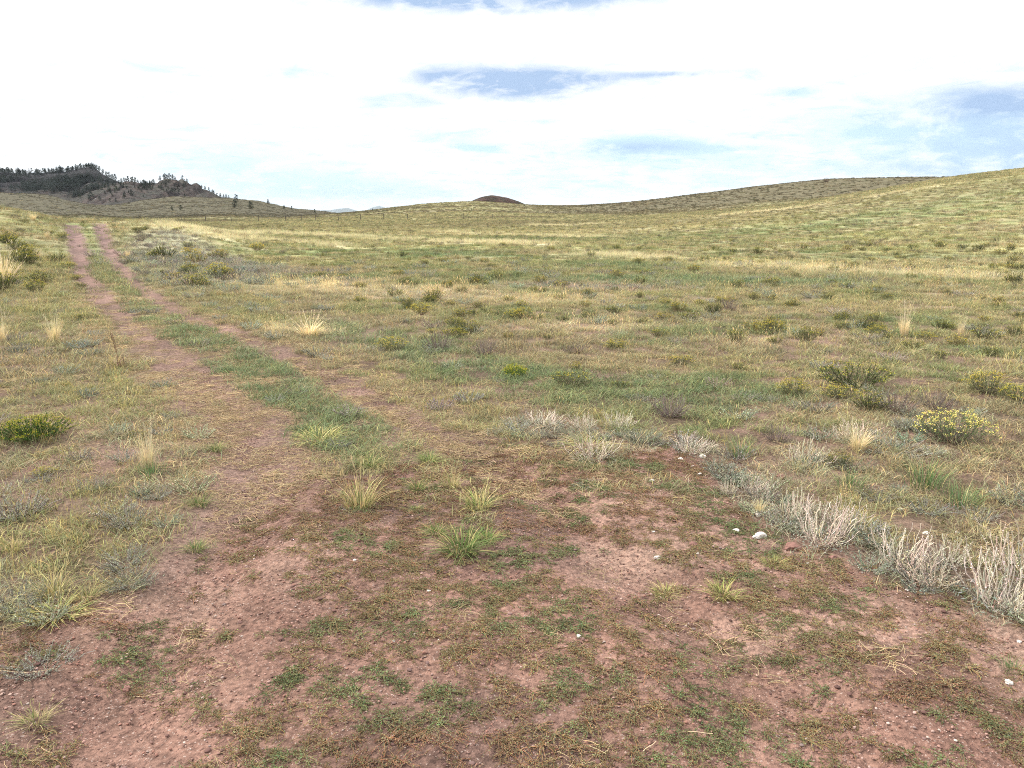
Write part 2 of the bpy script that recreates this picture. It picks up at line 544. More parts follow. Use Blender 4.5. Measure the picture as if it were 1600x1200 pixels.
def strips(base, az, lean, h, w, col, tipcol=None, segs=3, twist=None, droop=0.3, wave=0.0):
    """grass blades: bent tapering strips. all inputs per blade"""
    n = len(h)
    t = np.linspace(0, 1, segs + 1)
    dx, dy = np.cos(az), np.sin(az)
    out = (lean * h)[:, None] * t[None, :] ** 1.7
    up = h[:, None] * t[None, :] * (1 - droop * lean[:, None] * t[None, :])
    tw = az + math.pi / 2 if twist is None else twist
    px, py = np.cos(tw), np.sin(tw)
    if wave:
        ph = RNG.random(n) * 6.3
        o2 = wave * h[:, None] * np.sin(t[None, :] * 7 + ph[:, None]) * t[None, :]
    else:
        o2 = 0
    cx = base[:, 0:1] + dx[:, None] * out + px[:, None] * o2
    cy = base[:, 1:2] + dy[:, None] * out + py[:, None] * o2
    cz = base[:, 2:3] + np.maximum(up, 0.0)
    ww = w[:, None] * 0.5 * (1 - t[None, :] ** 2 * 0.85)
    A = np.stack([cx - px[:, None] * ww, cy - py[:, None] * ww, cz], -1)
    B = np.stack([cx + px[:, None] * ww, cy + py[:, None] * ww, cz], -1)
    V = np.stack([A, B], 2).reshape(-1, 3)
    k = (segs + 1) * 2
    i = np.arange(n)[:, None] * k + np.arange(segs)[None, :] * 2
    Q = np.stack([i, i + 1, i + 3, i + 2], -1).reshape(-1, 4)
    tc = col if tipcol is None else tipcol
    C = col[:, None, None, :] * (1 - t[None, :, None, None]) + tc[:, None, None, :] * t[None, :, None, None]
    C = np.broadcast_to(C, (n, segs + 1, 2, 3)).reshape(-1, 3)
    return V, Q, C


def tubes(P, rad, col, sides=3):
    """P: n x k x 3 paths, rad: n x k"""
    n, k, _ = P.shape
    a = np.arange(sides) / sides * 2 * math.pi
    T = np.gradient(P, axis=1)
    T /= np.linalg.norm(T, axis=2, keepdims=True) + 1e-9
    ref = np.where(np.abs(T[..., 2:3]) > 0.9, np.array([1.0, 0, 0]), np.array([0, 0, 1.0]))
    U = np.cross(T, ref)
    U /= np.linalg.norm(U, axis=2, keepdims=True) + 1e-9
    W = np.cross(T, U)
    V = P[:, :, None, :] + rad[:, :, None, None] * (U[:, :, None, :] * np.cos(a)[:, None] + W[:, :, None, :] * np.sin(a)[:, None])
    V = V.reshape(-1, 3)
    base = (np.arange(n)[:, None, None] * k + np.arange(k - 1)[None, :, None]) * sides
    j = np.arange(sides)[None, None, :]
    j2 = (j + 1) % sides
    Q = np.stack([base + j, base + j2, base + sides + j2, base + sides + j], -1).reshape(-1, 4)
    C = np.broadcast_to(col[:, None, None, :], (n, k, sides, 3)).reshape(-1, 3)
    return V, Q, C


def leaves(P, D, L, W, col):
    """diamond leaves at P pointing along D, folded a little"""
    n = len(P)
    D = D / (np.linalg.norm(D, axis=1, keepdims=True) + 1e-9)
    rv = RNG.normal(0, 1, (n, 3))
    S = np.cross(D, rv)
    S /= np.linalg.norm(S, axis=1, keepdims=True) + 1e-9
    L, W = L[:, None], W[:, None]
    V = np.stack([P, P + D * L * 0.45 + S * W * 0.5, P + D * L, P + D * L * 0.45 - S * W * 0.5], 1).reshape(-1, 3)
    Q = np.arange(n * 4).reshape(-1, 4)
    C = np.repeat(col, 4, axis=0)
    return V, Q, C


def blob(cx, cy, cz, sx, sy, sz, seed, sub=2, rough=0.25, flat=0.0):
    """lumpy stone"""
    t = (1 + 5 ** 0.5) / 2
    V = np.array([(-1, t, 0), (1, t, 0), (-1, -t, 0), (1, -t, 0), (0, -1, t), (0, 1, t), (0, -1, -t), (0, 1, -t),
                  (t, 0, -1), (t, 0, 1), (-t, 0, -1), (-t, 0, 1)], float)
    F = np.array([(0, 11, 5), (0, 5, 1), (0, 1, 7), (0, 7, 10), (0, 10, 11), (1, 5, 9), (5, 11, 4), (11, 10, 2), (10, 7, 6),
                  (7, 1, 8), (3, 9, 4), (3, 4, 2), (3, 2, 6), (3, 6, 8), (3, 8, 9), (4, 9, 5), (2, 4, 11), (6, 2, 10),
                  (8, 6, 7), (9, 8, 1)])
    V /= np.linalg.norm(V, axis=1, keepdims=True)
    for _ in range(sub):
        E, newF, VV = {}, [], list(V)

        def midp(a, b):
            key = (min(a, b), max(a, b))
            if key not in E:
                m = VV[a] + VV[b]
                VV.append(m / np.linalg.norm(m))
                E[key] = len(VV) - 1
            return E[key]
        for a, b, c in F:
            ab, bc, ca = midp(a, b), midp(b, c), midp(c, a)
            newF += [(a, ab, ca), (b, bc, ab), (c, ca, bc), (ab, bc, ca)]
        V, F = np.array(VV), np.array(newF)
    rg = np.random.default_rng(seed)
    for _ in range(7):                                   # chop by random planes for facets
        nrm = rg.normal(0, 1, 3)
        nrm /= np.linalg.norm(nrm)
        d = 0.62 + 0.3 * rg.random()
        over = V @ nrm - d
        V = V - np.outer(np.maximum(over, 0), nrm)
    V = V * (1 + rough * (fbm(V[:, 0] * 2 + seed, V[:, 1] * 2 + V[:, 2] * 1.7, 3, seed)[:, None] - 0.5))
    return V * np.array([sx, sy, sz]) + np.array([cx, cy, cz]), F


# ------------------------------------------------------------------ materials
def plant_material(name, instanced, rough=0.75, trans=0.22):
    m = bpy.data.materials.new(name)
    m.use_nodes = True
    t = NT(m.node_tree)
    t.n.clear()
    out = t.new('ShaderNodeOutputMaterial')
    pb = t.new('ShaderNodeBsdfPrincipled')
    tr = t.new('ShaderNodeBsdfTranslucent')
    mx = t.new('ShaderNodeMixShader')
    vc = t.new('ShaderNodeAttribute', attribute_name='vc')
    if instanced:
        o = t.new('ShaderNodeAttribute', attribute_name='col', attribute_type='INSTANCER').outputs['Color']
    else:
        o = t.new('ShaderNodeObjectInfo').outputs['Color']
    c = t.mix(1.0, vc.outputs['Color'], o, 'MULTIPLY')
    t.l.new(c, pb.inputs['Base Color'])
    t.l.new(c, tr.inputs['Color'])
    pb.inputs['Roughness'].default_value = rough
    pb.inputs['Specular IOR Level'].default_value = 0.2
    mx.inputs[0].default_value = trans
    t.l.new(pb.outputs[0], mx.inputs[1])
    t.l.new(tr.outputs[0], mx.inputs[2])
    t.l.new(mx.outputs[0], out.inputs[0])
    return m


M_INST = plant_material('growing_plants', True)
M_PLANT = plant_material('plant_tissue', False)
M_WOODY = plant_material('dry_stem', False, 0.85, 0.04)


def simple_mat(name, build):
    m = bpy.data.materials.new(name)
    m.use_nodes = True
    t = NT(m.node_tree)
    t.n.clear()
    out = t.new('ShaderNodeOutputMaterial')
    pb = t.new('ShaderNodeBsdfPrincipled')
    pb.inputs['Roughness'].default_value = 0.9
    pb.inputs['Specular IOR Level'].default_value = 0.15
    t.l.new(pb.outputs[0], out.inputs[0])
    build(t, pb)
    return m


def _ground(t, pb):
    geo = t.new('ShaderNodeNewGeometry')
    P = geo.outputs['Position']
    vc = t.new('ShaderNodeAttribute', attribute_name='vc').outputs['Color']
    dirt = t.new('ShaderNodeAttribute', attribute_name='soil').outputs['Fac']
    big = t.noise(P, 1.6, 5, 0.6)
    fine = t.noise(P, 38, 6, 0.7)
    grit = t.noise(P, 160, 4, 0.7)
    far = t.noise(P, 0.55, 7, 0.75)
    c = t.mix(1.0, vc, t.mix(t.ramp(fine, (0.3, 0.7, 0, 1)), (0.52, 0.52, 0.53, 1), (1.5, 1.48, 1.46, 1)), 'MULTIPLY')
    c = t.mix(1.0, c, t.mix(t.ramp(big, (0.3, 0.7, 0, 1)), (0.84, 0.82, 0.82, 1), (1.16, 1.17, 1.17, 1)), 'MULTIPLY')
    c = t.mix(1.0, c, t.mix(t.ramp(far, (0.35, 0.65, 0, 1)), (0.74, 0.77, 0.74, 1), (1.24, 1.22, 1.2, 1)), 'MULTIPLY')
    # single pale and dark grains on bare soil
    vor = t.new('ShaderNodeTexVoronoi')
    vor.inputs['Scale'].default_value = 120
    wp = t.new('ShaderNodeTexNoise')
    wp.inputs['Scale'].default_value = 60
    t.l.new(P, wp.inputs['Vector'])
    vm = t.new('ShaderNodeVectorMath', operation='MULTIPLY_ADD')
    t.l.new(wp.outputs['Color'], vm.inputs[0])
    vm.inputs[1].default_value = (0.02, 0.02, 0.02)
    t.l.new(P, vm.inputs[2])
    t.l.new(vm.outputs[0], vor.inputs['Vector'])
    sepc = t.new('ShaderNodeSeparateColor')
    t.l.new(vor.outputs['Color'], sepc.inputs[0])
    grain = t.math('MULTIPLY', t.math('LESS_THAN', vor.outputs['Distance'], 0.34), dirt)
    pale = t.math('MULTIPLY', grain, t.math('GREATER_THAN', sepc.outputs[0], 0.82))
    darkg = t.math('MULTIPLY', grain, t.math('LESS_THAN', sepc.outputs[0], 0.30))
    c = t.mix(t.math('MULTIPLY', pale, 0.55), c, (0.45, 0.36, 0.31, 1))
    c = t.mix(t.math('MULTIPLY', darkg, 0.25), c, (0.085, 0.05, 0.042, 1))
    t.l.new(c, pb.inputs['Base Color'])
    bump = t.new('ShaderNodeBump')
    bump.inputs['Strength'].default_value = 0.9
    bump.inputs['Distance'].default_value = 0.012
    hgt = t.math('ADD', t.math('ADD', t.math('MULTIPLY', fine, 0.9), t.math('MULTIPLY', grit, 0.45)), t.math('MULTIPLY', t.math('SUBTRACT', 0.5, vor.outputs['Distance']), 0.35))
    t.l.new(hgt, bump.inputs['Height'])
    b2 = t.new('ShaderNodeBump')
    b2.inputs['Strength'].default_value = 0.5
    b2.inputs['Distance'].default_value = 0.10
    t.l.new(far, b2.inputs['Height'])
    t.l.new(bump.outputs[0], b2.inputs['Normal'])
    t.l.new(b2.outputs[0], pb.inputs['Normal'])
    pb.inputs['Specular IOR Level'].default_value = 0.08
    pb.inputs['Roughness'].default_value = 0.95


M_GROUND = simple_mat('prairie_soil', _ground)


def _rocky(t, pb):
    geo = t.new('ShaderNodeNewGeometry')
    P = geo.outputs['Position']
    vc = t.new('ShaderNodeAttribute', attribute_name='vc').outputs['Color']
    a = t.noise(P, 0.12, 7, 0.7)
    b = t.noise(P, 0.5, 6, 0.75)
    c = t.mix(1.0, vc, t.mix(t.ramp(a, (0.35, 0.65, 0, 1)), (0.6, 0.6, 0.62, 1), (1.35, 1.33, 1.3, 1)), 'MULTIPLY')
    c = t.mix(1.0, c, t.mix(t.ramp(b, (0.35, 0.65, 0, 1)), (0.7, 0.7, 0.72, 1), (1.25, 1.25, 1.25, 1)), 'MULTIPLY')
    t.l.new(c, pb.inputs['Base Color'])
    bump = t.new('ShaderNodeBump')
    bump.inputs['Strength'].default_value = 1.0
    bump.inputs['Distance'].default_value = 4.0
    t.l.new(b, bump.inputs['Height'])
    t.l.new(bump.outputs[0], pb.inputs['Normal'])


M_ROCKY = simple_mat('rocky_slope', _rocky)


def stone_mat(name, c0, c1, sc):
    def f(t, pb):
        tc = t.new('ShaderNodeTexCoord').outputs['Object']
        n = t.noise(tc, sc, 5, 0.65)
        t.l.new(t.mix(t.ramp(n, (0.3, 0.7, 0, 1)), c4(c0), c4(c1)), pb.inputs['Base Color'])
        bump = t.new('ShaderNodeBump')
        bump.inputs['Strength'].default_value = 0.5
        bump.inputs['Distance'].default_value = 0.004
        t.l.new(n, bump.inputs['Height'])
        t.l.new(bump.outputs[0], pb.inputs['Normal'])
    return simple_mat(name, f)


M_WHITE = stone_mat('white_quartz', (0.38, 0.32, 0.27), (0.72, 0.69, 0.64), 45)
M_RED = stone_mat('red_stone', (0.16, 0.085, 0.07), (0.28, 0.15, 0.12), 45)
M_PEB = plant_material('gravel_bits', True, 0.9, 0.0)
M_POST = stone_mat('weathered_wood', (0.07, 0.06, 0.05), (0.15, 0.13, 0.11), 6)


# ------------------------------------------------------------------ scene bookkeeping
def link(o):
    scene.collection.objects.link(o)
    return o


def tag(o, label=None, cat=None, group=None, kind=None):
    if label:
        o['label'] = label
    if cat:
        o['category'] = cat
    if group:
        o['group'] = group
    if kind:
        o['kind'] = kind
    return o


def mesh_obj(name, me, parent=None, color=None, mat=None):
    o = bpy.data.objects.new(name, me)
    link(o)
    if parent:
        o.parent = parent
    if color is not None:
        o.color = (color[0], color[1], color[2], 1)
    if mat and not me.materials:
        me.materials.append(mat)
    return o


# ------------------------------------------------------------------ ground sheet
def build_ground():
    th = np.radians(np.concatenate([np.arange(-180, -52, 6.0), np.arange(-52, -37, 0.6), np.linspace(-37, 37, 761),
                                    np.arange(37.6, 52.1, 0.6), np.arange(56, 178, 6.0)]))
    rr = np.concatenate([np.exp(np.linspace(math.log(0.35), math.log(1.5), 14))[:-1],
                         np.exp(np.linspace(math.log(1.5), math.log(900), 860)),
                         np.exp(np.linspace(math.log(950), math.log(27000), 40))])
    nr, nt = len(rr), len(th)
    RR, TT = np.meshgrid(rr, th, indexing='ij')
    x, y = (RR * np.sin(TT)).ravel(), (RR * np.cos(TT)).ravel()
    z = terrain(x, y)
    V = np.stack([x, y, z], 1)
    i = np.arange(nr - 1)[:, None] * nt
    j = np.arange(nt)[None, :]
    j2 = (j + 1) % nt
    Q = np.stack([i + j, i + j2, i + nt + j2, i + nt + j], -1).reshape(-1, 4)[:, ::-1]
    V = np.vstack([V, [[0, 0, float(terrain(np.array([0.0]), np.array([0.01]))[0])]]])
    T = np.stack([np.full(nt, nr * nt), (np.arange(nt) + 1) % nt, np.arange(nt)], 1)
    f = fields(x, y)
    r = RR.ravel()
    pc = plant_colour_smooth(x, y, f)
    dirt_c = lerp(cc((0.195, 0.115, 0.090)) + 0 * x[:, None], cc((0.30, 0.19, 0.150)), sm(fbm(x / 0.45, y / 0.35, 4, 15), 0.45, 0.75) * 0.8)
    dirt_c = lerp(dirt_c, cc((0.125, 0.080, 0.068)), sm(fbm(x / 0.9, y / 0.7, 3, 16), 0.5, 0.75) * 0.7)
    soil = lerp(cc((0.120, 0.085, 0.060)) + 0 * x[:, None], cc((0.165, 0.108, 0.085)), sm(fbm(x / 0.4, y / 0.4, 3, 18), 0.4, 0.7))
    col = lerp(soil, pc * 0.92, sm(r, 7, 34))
    col = lerp(col, dirt_c, f['dirt'])
    trc = lerp(cc((0.170, 0.110, 0.090)) + 0 * x[:, None], cc((0.175, 0.116, 0.105)), sm(r, 14, 35))
    col = lerp(col, trc, f['track'] * (1 - f['dirt']))
    C = np.vstack([col, col[:1]])
    me = np_mesh('ground', V, Q, T, C, smooth=True)
    s = me.attributes.new('soil', 'FLOAT', 'POINT')
    sv = np.clip(np.maximum(f['dirt'], np.maximum(f['track'], 0.4)) * (1 - sm(r, 12, 22)), 0, 1)
    s.data.foreach_set('value', np.concatenate([sv, [1.0]]).astype(np.float32))
    me.materials.append(M_GROUND)
    o = mesh_obj('ground', me)
    tag(o, kind='structure')
    return o


def plant_colour_smooth(x, y, f):
    global RNG
    keep = RNG

    class Quiet:
        def normal(s, a, b, n):
            return np.zeros(n)

        def random(s, n):
            return np.full(n, 0.5)
    RNG = Quiet()
    c = plant_colour(x, y, f)
    RNG = keep
    return c


build_ground()


# ------------------------------------------------------------------ far structures
RH1 = Hill([(-1500, 250), (-100, 266), (0, 268), (40, 268), (60, 268), (90, 265), (120, 261), (142, 260), (152, 264),
            (160, 271), (175, 279), (190, 286), (230, 300), (280, zero_row(1300)), (300, zero_row(1300))], 1300, 930, 1900, 0.06, 0.75)
RH2 = Hill([(60, zero_row(1000)), (110, 318), (140, 300), (170, 287), (195, 281), (225, 279.5), (262, 278.5), (290, 279),
            (305, 282), (318, 288), (333, 296), (348, 305), (362, 311), (380, 316), (420, 325), (470, zero_row(1000)),
            (500, zero_row(1000))], 1000, 760, 1500, 0.08, 0.8)


def rocky(x, y):
    r, th = np.hypot(x, y), np.arctan2(x, y)
    z = np.maximum(RH1.z(th, r), 0) ** 3 + np.maximum(RH2.z(th, r), 0) ** 3
    z = z ** (1 / 3)
    rid = 1 - np.abs(fbm(x / 60, y / 60, 5, 201, 0.6) - 0.5) * 2
    z = z * (0.97 + 0.06 * (rid - 0.6)) + 9 * (rid - 0.8) * sm(z, 5, 30)
    gul = fbm(x / 38, y / 90, 4, 205, 0.6)
    z = z - 9 * sm(0.5 - gul, 0.0, 0.2) * sm(z, 3, 20) * (1 - sm(r, 1180, 1280) * sm(-x, 0, 10) * 0.6)
    return z - 2.0


def build_rocky():
    th = np.linspace(R(-45), R(-10), 900)
    rr = np.concatenate([np.linspace(740, 1420, 300), np.linspace(1430, 2000, 30)])
    RR, TT = np.meshgrid(rr, th, indexing='ij')
    x, y = (RR * np.sin(TT)).ravel(), (RR * np.cos(TT)).ravel()
    z = rocky(x, y)
    nr, nt = len(rr), len(th)
    i = np.arange(nr - 1)[:, None] * nt
    j = np.arange(nt - 1)[None, :]
    Q = np.stack([i + j, i + j + 1, i + nt + j + 1, i + nt + j], -1).reshape(-1, 4)[:, ::-1]
    gx = np.gradient(z.reshape(nr, nt), axis=0) / np.gradient(rr)[:, None]
    steep = sm(np.abs(gx).ravel(), 0.15, 0.5)
    grass = cc((0.060, 0.058, 0.046)) + 0 * x[:, None]
    rock = lerp(cc((0.060, 0.047, 0.045)) + 0 * x[:, None], cc((0.12, 0.09, 0.076)), fbm(x / 14, y / 14, 3, 211))
    n = fbm(x / 45, y / 45, 4, 212)
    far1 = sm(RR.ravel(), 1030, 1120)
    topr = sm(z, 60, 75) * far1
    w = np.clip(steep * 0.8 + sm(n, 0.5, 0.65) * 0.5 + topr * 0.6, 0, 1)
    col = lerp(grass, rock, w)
    col = lerp(col, cc((0.016, 0.017, 0.021)), far1 * 0.85 * (1 - topr))  # shade on the higher hill's face, painted into its ground colour
    me = np_mesh('rocky_hill', np.stack([x, y, z], 1), Q, None, col, True)
    me.materials.append(M_ROCKY)
    tag(mesh_obj('rocky_hill', me), kind='structure')


build_rocky()


def build_mound():
    x0, y0, ok = raycast([770], [314])
    # the red knoll stands just behind the crest of the grassy swell
    d = 445.0
    ux, uy, uz = pdir(770, 314)
    k = math.hypot(ux, uy)
    cx, cy = ux / k * d, uy / k * d
    n = 90
    u = np.linspace(-1.6, 1.6, n)
    X, Y = np.meshgrid(u * 20, u * 14)
    top = CAM_H + d * (lambda q: q[2] / math.hypot(q[0], q[1]))(pdir(770, 305.0))
    base = float(terrain(np.array([cx]), np.array([cy]))[0])
    q = np.abs(X / 18.0 - 0.02) ** 1.9 + (Y / 13.0) ** 2
    q2 = np.where(X < 0, (np.abs(X) / 14.5) ** 1.7, (np.abs(X) / 18.0) ** 1.4) + (Y / 13.0) ** 2
    prof = np.clip(1 - q2, -0.6, 1)
    prof = np.where(prof > 0, prof ** 0.85, prof)
    Z = base + (top - base) * prof + 0.5 * (fbm(X / 4, Y / 4, 3, 5) - 0.5)
    Xw, Yw = X + cx, Y + cy
    i = np.arange(n - 1)[:, None] * n
    j = np.arange(n - 1)[None, :]
    Q = np.stack([i + j, i + j + 1, i + n + j + 1, i + n + j], -1).reshape(-1, 4)
    V = np.stack([Xw.ravel(), Yw.ravel(), Z.ravel()], 1)
    col = lerp(cc((0.095, 0.060, 0.048)) + 0 * V[:, :1], cc((0.075, 0.062, 0.042)), sm(fbm(X.ravel() / 3, Y.ravel() / 3, 4, 8), 0.45, 0.65))
    me = np_mesh('red_mound', V, Q, None, col, True)
    me.materials.append(M_ROCKY)
    tag(mesh_obj('red_mound', me), kind='structure')


build_mound()


def build_mountains():
    prof = [(430, 340), (470, 331), (500, 329), (515, 327.5), (530, 325.5), (545, 325), (556, 328), (566, 331), (575, 327), (583, 323.5),
            (592, 321.5), (602, 324), (612, 327), (630, 330), (700, 331), (760, 340)]
    d = 21000.0
    n, m = 240, 14
    px = np.linspace(430, 760, n)
    py = np.interp(px, [p[0] for p in prof], [p[1] for p in prof]) + 0.9 * (fbm(px / 9, px * 0, 4, 3) - 0.5)
    x, y, z = pdir(px, py)
    k = np.hypot(x, y)
    H = CAM_H + d * z / k
    rows = []
    for a in np.linspace(-1, 1, m):
        rr = d + a * 2500
        rows.append(np.stack([x / k * rr, y / k * rr, np.maximum((H + 40) * (1 - abs(a)) ** 0.8 * (1 + 0.2 * (fbm(px / 20, px * 0 + a * 6, 3, 9) - 0.5) * (abs(a) > 0.01)) - 40, -60)], 1))
    V = np.vstack(rows)
    i = np.arange(m - 1)[:, None] * n
    j = np.arange(n - 1)[None, :]
    Q = np.stack([i + j, i + j + 1, i + n + j + 1, i + n + j], -1).reshape(-1, 4)
    me = np_mesh('distant_mountains', V, Q, None, np.tile([[0.09, 0.11, 0.10]], (len(V), 1)), True)
    me.materials.append(M_ROCKY)
    tag(mesh_obj('distant_mountains', me), kind='structure')


build_mountains()


# ------------------------------------------------------------------ proto plants for the ground cover
def jit(n, a, b):
    return a + (b - a) * RNG.random(n)


def disk(n, rad, p=0.5):
    a = RNG.random(n) * 2 * math.pi
    q = rad * RNG.random(n) ** p
    return np.stack([q * np.cos(a), q * np.sin(a), np.zeros(n)], 1), a


def shade(n, lo=0.7, hi=1.3, tint=0.08):
    s = jit(n, lo, hi)[:, None] * (1 + RNG.normal(0, tint, (n, 3)))
    return np.clip(s, 0.2, 2)


def p_short(n=50, rad=0.10, h0=0.02, h1=0.07, w0=0.0022, w1=0.004, lean=(0.3, 1.8)):
    g = Geo()
    b, a = disk(n, rad)
    az = RNG.random(n) * 6.283
    c = shade(n)
    dry = RNG.random(n) < 0.22
    c = np.where(dry[:, None], c * np.array([1.7, 1.35, 1.2]), c)
    g.add(*_r(strips(b, az, jit(n, *lean), jit(n, h0, h1), jit(n, w0, w1), c * 0.85, c * 1.1, 3, RNG.random(n) * 6.283)))
    return g


def _r(vqc):
    V, Q, C = vqc
    return V, Q, None, C


def p_wisp(n=9, rad=0.07, h0=0.08, h1=0.19, w=0.0022, heads=True):
    g = p_short(34, rad, 0.02, 0.075, 0.002, 0.0035)
    b, a = disk(n, rad)
    az = RNG.random(n) * 6.283
    h = jit(n, h0, h1)
    ln = jit(n, 0.05, 0.6)
    c = shade(n, 1.1, 1.7) * np.array([1.15, 1.0, 0.85])
    tw = RNG.random(n) * 6.283
    g.add(*_r(strips(b, az, ln, h, np.full(n, w), c, c, 3, tw)))
    if heads:
        tip = b + np.stack([np.cos(az) * ln * h, np.sin(az) * ln * h, h * (1 - 0.3 * ln)], 1)
        d = np.stack([np.cos(az) * ln, np.sin(az) * ln, 1 - 0.5 * ln], 1)
        g.add(*_r(leaves(tip - d * 0.02, d, jit(n, 0.03, 0.05), np.full(n, w * 2.6), c * 1.15)))
    return g


def p_sage(n=34, rad=0.08, h=0.06, leaf=0.011):
    g = Geo()
    k = 4
    b, a = disk(n, rad * 0.5)
    t = np.linspace(0, 1, k)
    out = jit(n, 0.3, 1.0) * rad
    hh = jit(n, 0.4, 1.0) * h
    az = a + RNG.normal(0, 0.5, n)
    P = b[:, None, :] + np.stack([np.cos(az)[:, None] * out[:, None] * t, np.sin(az)[:, None] * out[:, None] * t,
                                  hh[:, None] * t ** 1.3], -1)
    g.add(*_r(tubes(P, np.full((n, k), 0.0012), shade(n, 0.6, 0.9))))
    m = 12
    tt = jit(n * m, 0.15, 1.0)
    ii = np.repeat(np.arange(n), m)
    pos = b[ii] + np.stack([np.cos(az[ii]) * out[ii] * tt, np.sin(az[ii]) * out[ii] * tt, hh[ii] * tt ** 1.3], 1)
    D = RNG.normal(0, 0.7, (n * m, 3)) + np.array([0, 0, 0.7])
    g.add(*_r(leaves(pos, D, jit(n * m, 0.6, 1.2) * leaf, jit(n * m, 0.25, 0.4) * leaf, shade(n * m, 0.75, 1.35))))
    return g


def p_mat(n=11, rad=0.07, leaf=0.0065):
    """prostrate weed: wiry stems lying on the soil with small oval leaves"""
    g = Geo()
    k = 6
    a = np.arange(n) / n * 6.283 + RNG.normal(0, 0.35, n)
    L = jit(n, 0.45, 1.1) * rad
    t = np.linspace(0, 1, k)
    wig = RNG.normal(0, 0.22, (n, k)).cumsum(1)
    ang = a[:, None] + wig
    st = (L / (k - 1))[:, None]
    X = np.cumsum(np.cos(ang) * st, 1) - np.cos(ang[:, :1]) * st
    Y = np.cumsum(np.sin(ang) * st, 1) - np.sin(ang[:, :1]) * st
    Z = 0.003 + 0.006 * np.sin(t[None, :] * 3.1 + RNG.random((n, 1))) + 0.002 * RNG.random((n, k))
    P = np.stack([X, Y, np.broadcast_to(Z, X.shape)], -1)
    g.add(*_r(tubes(P, np.full((n, k), 0.0009), shade(n, 0.8, 1.3) * np.array([1.3, 0.85, 0.8]))))
    m = 15
    ii = np.repeat(np.arange(n), m)
    tt = jit(n * m, 0.1, 1.0) * (k - 1)
    i0 = np.minimum(tt.astype(int), k - 2)
    fr = (tt - i0)[:, None]
    pos = P[ii, i0] * (1 - fr) + P[ii, i0 + 1] * fr
    D = RNG.normal(0, 1, (n * m, 3)) * np.array([1, 1, 0.35]) + np.array([0, 0, 0.35])
    g.add(*_r(leaves(pos, D, jit(n * m, 0.7, 1.3) * leaf, jit(n * m, 0.4, 0.6) * leaf, shade(n * m, 0.65, 1.4, 0.12))))
    return g


def p_litter(n=34, rad=0.13):
    g = Geo()
    b, _ = disk(n, rad)
    az = RNG.random(n) * 6.283
    L = jit(n, 0.03, 0.12)
    z0 = jit(n, 0.002, 0.012)
    k = 4
    t = np.linspace(-0.5, 0.5, k)
    cur = RNG.normal(0, 0.5, n)
    ang = az[:, None] + cur[:, None] * t
    X = b[:, 0:1] + np.cos(ang) * L[:, None] * t
    Y = b[:, 1:2] + np.sin(ang) * L[:, None] * t
    Z = z0[:, None] + RNG.normal(0, 0.08, (n, 1)) * L[:, None] * t + 0.004 * np.cos(t * 3)[None, :]
    P = np.stack([X, Y, np.maximum(Z, 0.0015)], -1)
    g.add(*_r(tubes(P, np.full((n, k), 0.001), shade(n, 0.65, 1.25, 0.05))))
    return g


def p_gravel(n=18, rad=0.10, s0=0.0015, s1=0.006):
    g = Geo()
    b, _ = disk(n, rad)
    for i in range(n):
        s = s0 + (s1 - s0) * random.random() ** 3 * (1.3 if i == 0 else 1)
        V, F = blob(b[i, 0], b[i, 1], s * 0.35, s * random.uniform(0.8, 1.4), s * random.uniform(0.8, 1.2), s * random.uniform(0.5, 0.8), random.randrange(9999), 1)
        c = random.choice([(1, 1, 1), (0.8, 0.75, 0.75), (1.25, 1.2, 1.2), (0.55, 0.5, 0.52), (1.1, 0.95, 0.9)])
        g.add(V, None, F, c)
    return g


def p_farg(n=80, rad=0.3, h0=0.04, h1=0.12, w0=0.006, w1=0.012):
    g = p_short(n, rad, h0, h1, w0, w1, (0.1, 1.1))
    return g


def p_fars(n=50, rad=0.3, h0=0.10, h1=0.26, w=0.007):
    g = Geo()
    b, a = disk(n, rad)
    c = shade(n, 0.8, 1.35)
    g.add(*_r(strips(b, RNG.random(n) * 6.283, jit(n, 0.05, 0.7), jit(n, h0, h1), jit(n, w * 0.7, w * 1.4), c * 0.8, c * 1.15, 3, RNG.random(n) * 6.283)))
    return g


def p_dome(n=260, rad=0.2, h=0.19, leaf=0.028, lw=0.35):
    """small rounded shrub for the middle distance"""
    g = Geo()
    v = RNG.normal(0, 1, (n, 3))
    v[:, 2] = np.abs(v[:, 2])
    v /= np.linalg.norm(v, axis=1, keepdims=True)
    az = np.arctan2(v[:, 1], v[:, 0])
    lump = 0.7 + 0.5 * vnoise(az * 1.3 + 9, v[:, 2] * 3, int(RNG.integers(0, 999)))
    q = RNG.random(n) ** 0.35
    P = v * np.array([rad, rad, h]) * (q * lump)[:, None]
    D = v * np.array([1, 1, 1.2]) + RNG.normal(0, 0.35, (n, 3)) + np.array([0, 0, 0.5])
    c = shade(n, 0.65, 1.3)
    g.add(*_r(leaves(P, D, jit(n, 0.7, 1.4) * leaf, jit(n, 0.7, 1.2) * leaf * lw, c)))
    k = 14
    a = RNG.random(k) * 6.283
    o = jit(k, 0.3, 0.9) * rad
    hh = jit(k, 0.4, 0.85) * h
    t = np.linspace(0, 1, 3)
    PP = np.stack([np.cos(a)[:, None] * o[:, None] * t, np.sin(a)[:, None] * o[:, None] * t, hh[:, None] * t], -1)
    g.add(*_r(tubes(PP, np.full((k, 3), 0.0025), shade(k, 0.5, 0.8))))
    return g


PROTO = {}


def protos(key, fn, count, mat=None, **kw):
    col = bpy.data.collections.new('proto_' + key)
    for i in range(count):
        me = fn(**kw).mesh(key)
        me.materials.append(mat or M_INST)
        col.objects.link(bpy.data.objects.new(key, me))
    PROTO[key] = (col, count)


